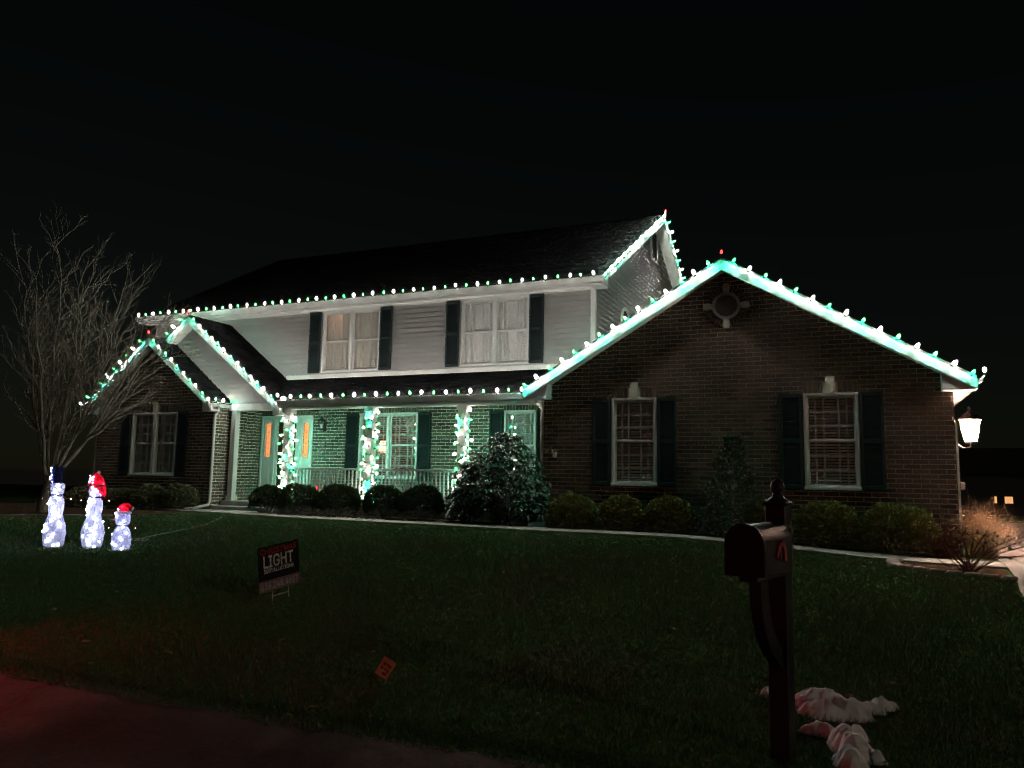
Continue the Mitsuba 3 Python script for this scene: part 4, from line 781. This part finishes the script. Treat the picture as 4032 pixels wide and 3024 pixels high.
def santa_hat(t, tilt):
    R3 = np.array([cy, sy, 0]); put(t + '__hat', tilt(tube([(0, 0, .585), R3 * .0 + [0, 0, .625], R3 * .02 + [0, 0, .665], R3 * .07 + [0, 0, .685], R3 * .125 + [0, 0, .655]], [.105, .095, .066, .038, .014], 10)), 'red_fabric')
    put(t + '__hat_trim', tilt(lathe([(.108, .55), (.122, .556), (.122, .584), (.104, .59)], 12)), 'white_fabric'); put(t + '__pompom', tilt(shift(lathe([(.01, -.028), (.03, 0), (.01, .028)], 8), R3 * .135 + [0, 0, .64])), 'snow')
    for w in ((.03, -.05, .66), (-.03, -.08, .63), (.0, -.09, .62)): put(t + '__hat_light', None, 'bulb_shell', shape=LED, to_world=T().translate((tilt((np.array([w]), None))[0][0]).tolist()) @ T().scale(.8), emit=(40, 26, 30), weight=.1)
    put(t + '__hat_glow', None, 'bulb_shell', shape=LED, to_world=T().translate((tilt((np.array([[0, 0, .62]]), None))[0][0]).tolist()), emit=(60, 40, 44), weight=.3)
big = [(.135, 0), (.155, .10), (.172, .24), (.155, .36), (.12, .46), (.100, .54), (.112, .60), (.118, .70), (.105, .78), (.078, .83), (.095, .87), (.108, .94), (.104, 1.0), (.07, 1.03)]
snowman(-11.72, 8.66, big, 'tall lit snowman in a dark top hat, first from the tree', 32, 101, top_hat, 9, .79, (LEFT, .92), (.66, .56), lean=-.012)
snowman(-11.13, 8.88, [(q, z * .955) for q, z in big], 'tall lit snowman in a long red stocking hat', 33, 102, stocking, 9, .76, (LEFT, .90), (.70, .58, .46))
snowman(-10.48, 8.87, [(.12, 0), (.138, .09), (.142, .18), (.125, .27), (.085, .355), (.07, .375), (.098, .40), (.112, .46), (.108, .53), (.09, .57)], 'small lit snowman in a short red hat with a white band', 15, 103, santa_hat, 5, .36, (LEFT + .25, .46), (.22,), gain=.9)
t = thing('extension_cord', 'thin pale cord looping over the grass beside the small snowman', 'cord')
P = np.array([(-10.44, 9.0), (-11.0, 9.5), (-11.3, 9.75), (-11.1, 9.95), (-10.9, 9.75), (-11.05, 9.55), (-11.25, 10.0), (-11.4, 10.6), (-11.6, 11.6), (-12.3, 12.8), (-13.2, 14.0)]); u = np.linspace(0, 10, 70); P = np.stack([np.interp(u, range(11), P[:, 0]), np.interp(u, range(11), P[:, 1])], 1)
P = np.array([np.mean(P[max(0, i - 2):i + 3], 0) for i in range(len(P))]); put(t, tube(np.c_[P, gz(P[:, 0], P[:, 1]) + .022], .0035, 5), 'white_wire')

# ------------------------------------------------------------------ yard sign
t = thing('yard_sign', 'dark yard sign advertising light installations with a phone number, standing in the lawn', 'sign')
sb = np.array([-5.735, 6.585, -1.245]); sdir = np.array([.067, .99, .105]); sdir /= np.linalg.norm(sdir); su = np.array([-.02, .05, 1.0]); su -= sdir * (sdir @ su); su /= np.linalg.norm(su); sn = np.cross(sdir, su); SW, SH = .60, .475
def onsign(m, u, v, w): return np.asarray(m[0])[:, :1] * sdir + np.asarray(m[0])[:, 1:2] * su + np.asarray(m[0])[:, 2:3] * sn + sb + sdir * u + su * v + sn * w, m[1]
diffuse('sign_black', rgb(.012, .012, .014)); diffuse('sign_red', rgb(.20, .02, .018)); diffuse('sign_strip', rgb(.12, .07, .068)); diffuse('sign_white', rgb(.34, .31, .28)); diffuse('sign_grey', rgb(.24, .225, .22))
put(t + '__panel', onsign(box(0, SW, SH * .25, SH, -.002, .002), 0, 0, 0), 'sign_black'); put(t + '__phone_strip', onsign(box(0, SW, 0, SH * .25 - .001, -.002, .002), 0, 0, 0), 'sign_strip')
def text(s, u0, u1, v0, v1, mat, name, shear=0.0, depth=.0015):
    m = meshkit.text_mesh(s, .1, depth, bold=True); v = np.array(m.vertices); lo, hi = v.min(0), v.max(0); v[:, 0] = u0 + (v[:, 0] - lo[0]) / (hi[0] - lo[0]) * (u1 - u0); v[:, 1] = v0 + (v[:, 1] - lo[1]) / (hi[1] - lo[1]) * (v1 - v0); v[:, 2] = .0021 + (v[:, 2] - lo[2])
    v[:, 0] += shear * (v[:, 1] - v0); put(f'{t}__{name}', onsign((v, np.array(m.faces)), 0, 0, 0), mat)
text('LIGHT', SW * .12, SW * .85, SH * .515, SH * .795, 'sign_white', 'lettering'); text('INSTALLATIONS', SW * .125, SW * .86, SH * .405, SH * .50, 'sign_white', 'lettering'); text('CHRISTMAS', SW * .05, SW * .93, SH * .815, SH * .955, 'sign_red', 'lettering', .12); text('636.248.4627', SW * .045, SW * .955, SH * .045, SH * .205, 'sign_grey', 'lettering')
put(t + '__stake', cat([tube([np.array(sb) + sdir * u + su * v - sn * .006 for v in (-.24, .30)], .003, 5) for u in (.19, .43)] + [tube([np.array(sb) + sdir * u + su * -.06 - sn * .006 for u in (.19, .43)], .003, 5)]), 'white_wire')

# ------------------------------------------------------------------ mailbox
t = thing('mailbox', 'black mailbox on a black post with a ball finial, nearest the street', 'mailbox')
PH = -math.radians(12); pb = np.array([-.432, 4.67, 0.0]); mz = float(gz(pb[0], pb[1]))
def mb(m): return shift(rotz(m, PH), pb)
put(t + '__post', mb(rbox(-.055, .055, -.055, .055, mz - .1, -.125, .005)), 'black_plastic')
put(t + '__post_cap', mb(cat([rbox(-.066, .066, -.066, .066, -.127, -.105, .006), lathe([(.062, -.106), (.056, -.095), (.034, -.082), (.027, -.072), (.030, -.066), (.024, -.060)], 20)])), 'black_plastic', smooth=45)
put(t + '__finial', mb(lathe([(.02, -.064), (.026, -.055), (.037, -.038), (.039, -.022), (.034, -.002), (.022, .012), (.010, .019), (.003, .022)], 20)), 'black_plastic', smooth=60)
a = np.linspace(0, math.pi, 15); dome = sg.Polygon([(-.095, 0), (.095, 0)] + [(.095 * math.cos(q), .155 + .095 * math.sin(q)) for q in a])
put(t + '__box', mb(slab(dome, 0, .46, lambda u, d, z: (u, -.535 + d, z - .462))), 'black_metal', smooth=40)
door = dome.buffer(.006); put(t + '__door', mb(slab(door, 0, .022, lambda u, d, z: (u, -.555 + d, z - .462))), 'black_metal', smooth=40)
put(t + '__door_pull', mb(rbox(-.02, .02, -.575, -.556, -.262, -.245)), 'black_metal')
put(t + '__arm', mb(rbox(-.05, .05, -.50, -.056, -.50, -.464, .004)), 'black_plastic')
br = []; q = np.linspace(0, 1, 14)
outer = [(-.40 + .345 * w ** 1.6, -.50 - .50 * w ** .62) for w in q]; inner = [(-.28 + .225 * w ** 1.6, -.50 - .40 * w ** .62) for w in q]
bp = sg.Polygon(outer + inner[::-1]).buffer(0); put(t + '__brace', mb(slab(bp, -.03, .03, lambda u, d, z: (d, u, z))), 'black_plastic')
fl = unary_union([sg.LineString([(-.34, -.375), (-.30, -.325), (-.25, -.315), (-.22, -.345), (-.21, -.40)]).buffer(.012), sg.LineString([(-.29, -.325), (-.285, -.385)]).buffer(.010)])
put(t + '__flag', mb(slab(fl, 0, .005, lambda u, d, z: (.103 - d + 0 * u, u, z))), 'red_plastic', label='red flag on the side of the box')
ch = []
for i in range(4):
    g = np.linspace(0, 2 * math.pi, 15); L = np.stack([.013 * np.cos(g) * (1 if i % 2 == 0 else .3), .013 * np.cos(g) * (.3 if i % 2 == 0 else 1), .026 * np.sin(g)], 1); ch.append(tube(L + [.070, -.02, -.262 - i * .042], .0035, 5, cap=False))
put(t + '__chain', mb(cat(ch)), 'steel', label='short steel chain hanging on the post'); plastic('steel', rgb(.35, .34, .32), .2)

# ------------------------------------------------------------------ small things on the ground
t = thing('marker_flag', 'small square orange red marker card on the dark lawn near the street', 'marker')
diffuse('orange_card', rgb(.62, .16, .10)); diffuse('dark_print', rgb(.16, .02, .015)); fc = np.array([-3.08, 4.86, float(gz(-3.08, 4.86))]); fu = np.array([.36, .16, -.24]); fu /= np.linalg.norm(fu); fv = np.array([.25, .16, .5]); fv -= fu * (fu @ fv); fv /= np.linalg.norm(fv); fn = np.cross(fu, fv)
def oncard(m): return np.asarray(m[0])[:, :1] * fu + np.asarray(m[0])[:, 1:2] * fv - np.asarray(m[0])[:, 2:3] * -fn + fc + [0, 0, .115], m[1]
put(t + '__card', oncard(box(-.05, .05, -.065, .065, -.001, .001)), 'orange_card')
marks = [box(a, b, c, d, .0012, .0018) for a, b, c, d in ((-.028, -.012, .012, .034), (-.004, .008, .016, .036), (.014, .030, .010, .034), (-.030, -.016, -.018, .002), (-.006, .010, -.014, .000), (.016, .028, -.026, -.002), (-.004, .026, -.046, -.030))]
put(t + '__print', oncard(cat(marks)), 'dark_print'); put(t + '__wire', tube([fc - [0, 0, .05], fc + [0, 0, .06], fc + [0, .003, .16]], .0015, 4), 'white_wire')
def snow_pile(label, blobs, seed):
    r = np.random.default_rng(seed); B = np.array(blobs); x0, y0 = B[:, 0].min() - .25, B[:, 1].min() - .25; gx, gy = np.arange(x0, B[:, 0].max() + .25, .009), np.arange(y0, B[:, 1].max() + .25, .009); X, Y = np.meshgrid(gx, gy)
    h = -.05 * np.ones_like(X)
    for bx, by, rx, ry, hh in blobs: h = np.maximum(h, (hh * .75 + .05) * (1 - ((X - bx) / rx) ** 2 - ((Y - by) / ry) ** 2) - .03 + 0 * X)
    q = np.stack([X, Y, 0 * X], -1).reshape(-1, 3); h = h + ((meshkit.fbm(q * 8 + seed) - .5) * .085 + (meshkit.fbm(q * 24 + seed) - .5) * .042 + (meshkit.fbm(q * 60) - .5) * .020).reshape(X.shape)
    v = np.stack([X, Y, gz(X, Y) + np.maximum(h, -.02) + .012], -1).reshape(-1, 3); nx = len(gx); i, j = np.meshgrid(np.arange(len(gy) - 1), np.arange(nx - 1), indexing='ij'); k = (i * nx + j).ravel(); F = np.stack([k, k + 1, k + nx + 1, k + nx], 1); ok = (h.ravel()[F] > -.015).any(1)
    m = trimesh.Trimesh(*cat([(v, F[ok])]), process=False); m.remove_unreferenced_vertices(); t = thing('snow_pile', label, 'snow'); pcs = sorted(m.split(only_watertight=False, repair=False), key=lambda q: -len(q.faces))
    put(t, (np.array(pcs[0].vertices), np.array(pcs[0].faces)), 'snow', smooth=True)
    for q in pcs[1:5]:
        if len(q.faces) > 12: put(t + '__lump', (np.array(q.vertices), np.array(q.faces)), 'snow', smooth=True)
snow_pile('pinkish heap of old snow on the lawn beside the mailbox post', [(-.30, 5.60, .22, .14, .12), (-.12, 5.52, .17, .12, .10), (-.24, 5.46, .18, .10, .09), (.0, 5.66, .12, .06, .05), (.08, 5.76, .09, .05, .05), (.13, 5.80, .06, .04, .03), (-.62, 5.70, .05, .04, .03), (-.56, 5.62, .05, .03, .03)], 3)
snow_pile('smaller heap of old snow cut by the bottom edge, nearest the street', [(-.13, 4.98, .10, .16, .10), (-.07, 4.86, .11, .13, .09), (-.30, 5.12, .10, .05, .05), (-.22, 5.10, .08, .05, .05), (-.06, 5.12, .07, .05, .05), (-.10, 4.70, .10, .12, .07), (.03, 4.80, .06, .04, .02)], 4)
r = np.random.default_rng(111); e = []
for x, y in [(.43 + .05 * math.cos(q), 12.75 + .3 * math.sin(q)) for q in np.linspace(1.6, 4.6, 7)] + [(.5 + .2 * i, 12.40 - .065 * i) for i in range(7)]:
    z = float(gz(x, y)); e.append(rotz(rbox(x - .09, x + .09, y - .045, y + .045, z - .05, z + .06, .012), r.normal(0, .2), (x, y, 0)))
t = thing('bed_edging', 'low row of edging stones around the bed by the driveway', 'edging')
for m in e: put(t + '__stone', m, 'concrete')
t = thing('bed_edging', 'pale low edging strip along the dark bed at the foot of the bare tree', 'edging'); put(t, slabstrip([(-30, 11.25), (-17.4, 11.52), (-14.85, 12.28)], [(-30, 11.30), (-17.4, 11.58), (-14.9, 12.35)], .05), 'concrete')
n = 420; lx_, ly_ = r.uniform(-12, 2, n), r.uniform(2.2, 14, n); V, F = [], []
for i in range(n):
    z = (float(gz(lx_[i], ly_[i])) + .035 if ly_[i] > 4.0 else -1.60 + .004); a = r.random() * 7; L = .035 * (.5 + r.random()); d = np.array([math.cos(a), math.sin(a), .15 * r.normal()]) * L; b = np.array([-math.sin(a), math.cos(a), .15 * r.normal()]) * L * .45; p = np.array([lx_[i], ly_[i], z]); V += [p - d, p + b + [0, 0, .008], p + d, p - b]; F += [[4 * i, 4 * i + 1, 4 * i + 2], [4 * i, 4 * i + 2, 4 * i + 3]]
diffuse('fallen_leaf', rgb(.16, .10, .06)); t = thing('fallen_leaves', 'dry leaves and bits scattered over lawn and street', 'leaves', kind='stuff'); put(t, (np.array(V), np.array(F)), 'fallen_leaf')
# rubble and stones in the porch bed
t = thing('river_stones', 'small pale stones lying between the porch shrubs', 'stones', kind='stuff'); S_ = []
for x, y in zip(r.uniform(-12.4, -8, 46), r.uniform(14.45, 14.7, 46)): S_.append(shift(tf(trimesh.creation.icosphere(1, .03 * (.5 + r.random())).__dict__ and (np.array(trimesh.creation.icosphere(1, 1).vertices) * [.035 * (.5 + r.random()), .03 * (.5 + r.random()), .02], np.array(trimesh.creation.icosphere(1, 1).faces)), np.eye(4)), (x, y, -.935)))
put(t, cat(S_), 'stone')

# ------------------------------------------------------------------ grass blades
n = 330000; gx_ = r.uniform(-24, 2.4, n * 2); gy_ = 3.82 + 10.5 * r.random(n * 2) ** 1.35; gy_ = np.where(gy_ < 3.97 + .16 * (meshkit.fbm(np.stack([gx_ * 1.3, 0 * gx_, 0 * gx_], 1)) - .5) + .10 * (meshkit.fbm(np.stack([gx_ * 6, 0 * gx_, 0 * gx_], 1)) - .5), gy_ + .35, gy_)
ln = lambda P, x: np.interp(x, [p[0] for p in P], [p[1] for p in P])
lim = np.where(gx_ < -13.8, np.interp(gx_, [-30, -17.4, -14.85, -13.8], [11.2, 11.48, 12.25, 14.2]), ln(WF, gx_)) - .01; lim = np.where(gx_ > .40, np.minimum(lim, 12.42 - .36 * (gx_ - .43)), lim); rx_ = np.interp(gy_, [3.8, 10.9, 12.0, 13.9], [1.6, 1.64, 1.78, 1.9]); ok = (gy_ < lim) & (gx_ < rx_ - .01) & (gx_ > -1.62 * gy_ - 1.5); gx_, gy_ = gx_[ok][:n], gy_[ok][:n]; n = len(gx_)
pz = gz(gx_, gy_) - .004; patch = meshkit.fbm(np.stack([gx_ * .8, gy_ * .8, 0 * gx_], 1)); h = (.016 + .024 * r.random(n)) * (.6 + .9 * patch) * (.8 + gy_ / 18); a = r.random(n) * 2 * math.pi; le = r.normal(0, .55, (n, 2)); w = .0028 * (.7 + gy_ / 7)
p = np.stack([gx_, gy_, pz], 1); b = np.stack([np.cos(a), np.sin(a), 0 * a], 1) * w[:, None]; tip = p + np.stack([le[:, 0] * h, le[:, 1] * h, h], 1)
V = np.stack([p - b, p + b, tip], 1).reshape(-1, 3); F = np.arange(3 * n).reshape(-1, 3)
dead = (r.random(n) < .10 + .25 * (patch > .6)); c = np.where(dead[:, None], np.array([.125, .105, .065]), np.array([.055, .118, .052])) * (.5 + r.random((n, 1)))
t = thing('grass', 'short winter lawn grass between the street and the walkway', 'grass', kind='stuff'); put(t, (V, F), 'leaf', color=np.repeat(c, 3, 0))

# ------------------------------------------------------------------ far house with two lit windows, parked car out of sight whose tail lamps redden the street
t = thing('neighbour_house', 'dark far house with two small amber windows beyond the driveway', 'house')
diffuse('dark_siding', rgb(.06, .06, .065)); ny = 120.0; nzb = float(gz(0, ny)); body = sg.box(10, nzb - .5, 34, 2.2)
put(t + '__wall', box(10, 34, ny, ny + 10, nzb - .5, 1.8), 'dark_siding'); put(t + '__roof', hull([(x, y, z) for x in (9.5, 34.5) for y, z in ((ny - .6, 1.7), (ny + 10.6, 1.7), (ny + 5, 5.2))]), 'deck')
for a, b in ((15.78, 16.06), (16.93, 17.85)):
    W = numbered(f'{t}__window'); put(W + '__pane', box(a, b, ny - .03, ny - .02, -2.15, -1.28), 'amber', emit=(.85, .42, .16), weight=.2); put(W + '__frame', cat([box(a - .08, a, ny - .06, ny, -2.23, -1.2), box(b, b + .08, ny - .06, ny, -2.23, -1.2), box(a, b, ny - .06, ny, -2.23, -2.15), box(a, b, ny - .06, ny, -1.28, -1.2)]), 'dark_siding')
t = thing('parked_car', 'parked car at the kerb whose red tail lights tint the street', 'car')
plastic('car_paint', rgb(.03, .03, .04), .1); cr, zr = -7.15, -1.6
prof = [(0, .35), (0, .95), (.12, 1.02), (.75, 1.08), (1.5, 1.45), (3.0, 1.46), (3.7, 1.02), (4.5, .92), (4.65, .6), (4.6, .32), (0.1, .28)]
put(t + '__body', slab(sg.Polygon([(cr - u, zr + z) for u, z in prof]), 2.35, 4.05, lambda u, d, z: (u, d, z)), 'car_paint')
for u in (.85, 3.7):
    for d in (2.33, 3.90): put(t + '__wheel', tf((np.asarray(lathe([(.2, 0), (.31, .01), (.33, .05), (.33, .13), (.31, .17), (.2, .18)], 20)[0]) @ np.array([[1, 0, 0], [0, 0, 1], [0, 1, 0]]) + [cr - u, d, zr + .33], lathe([(.2, 0), (.31, .01), (.33, .05), (.33, .13), (.31, .17), (.2, .18)], 20)[1]), np.eye(4)), 'black_plastic')
for d in (2.45, 3.70): put(t + '__tail_light', rbox(cr + .001, cr + .03, d, d + .25, zr + .72, zr + .86), 'red_plastic', emit=(150., 2.5, 3.5), weight=3.0)
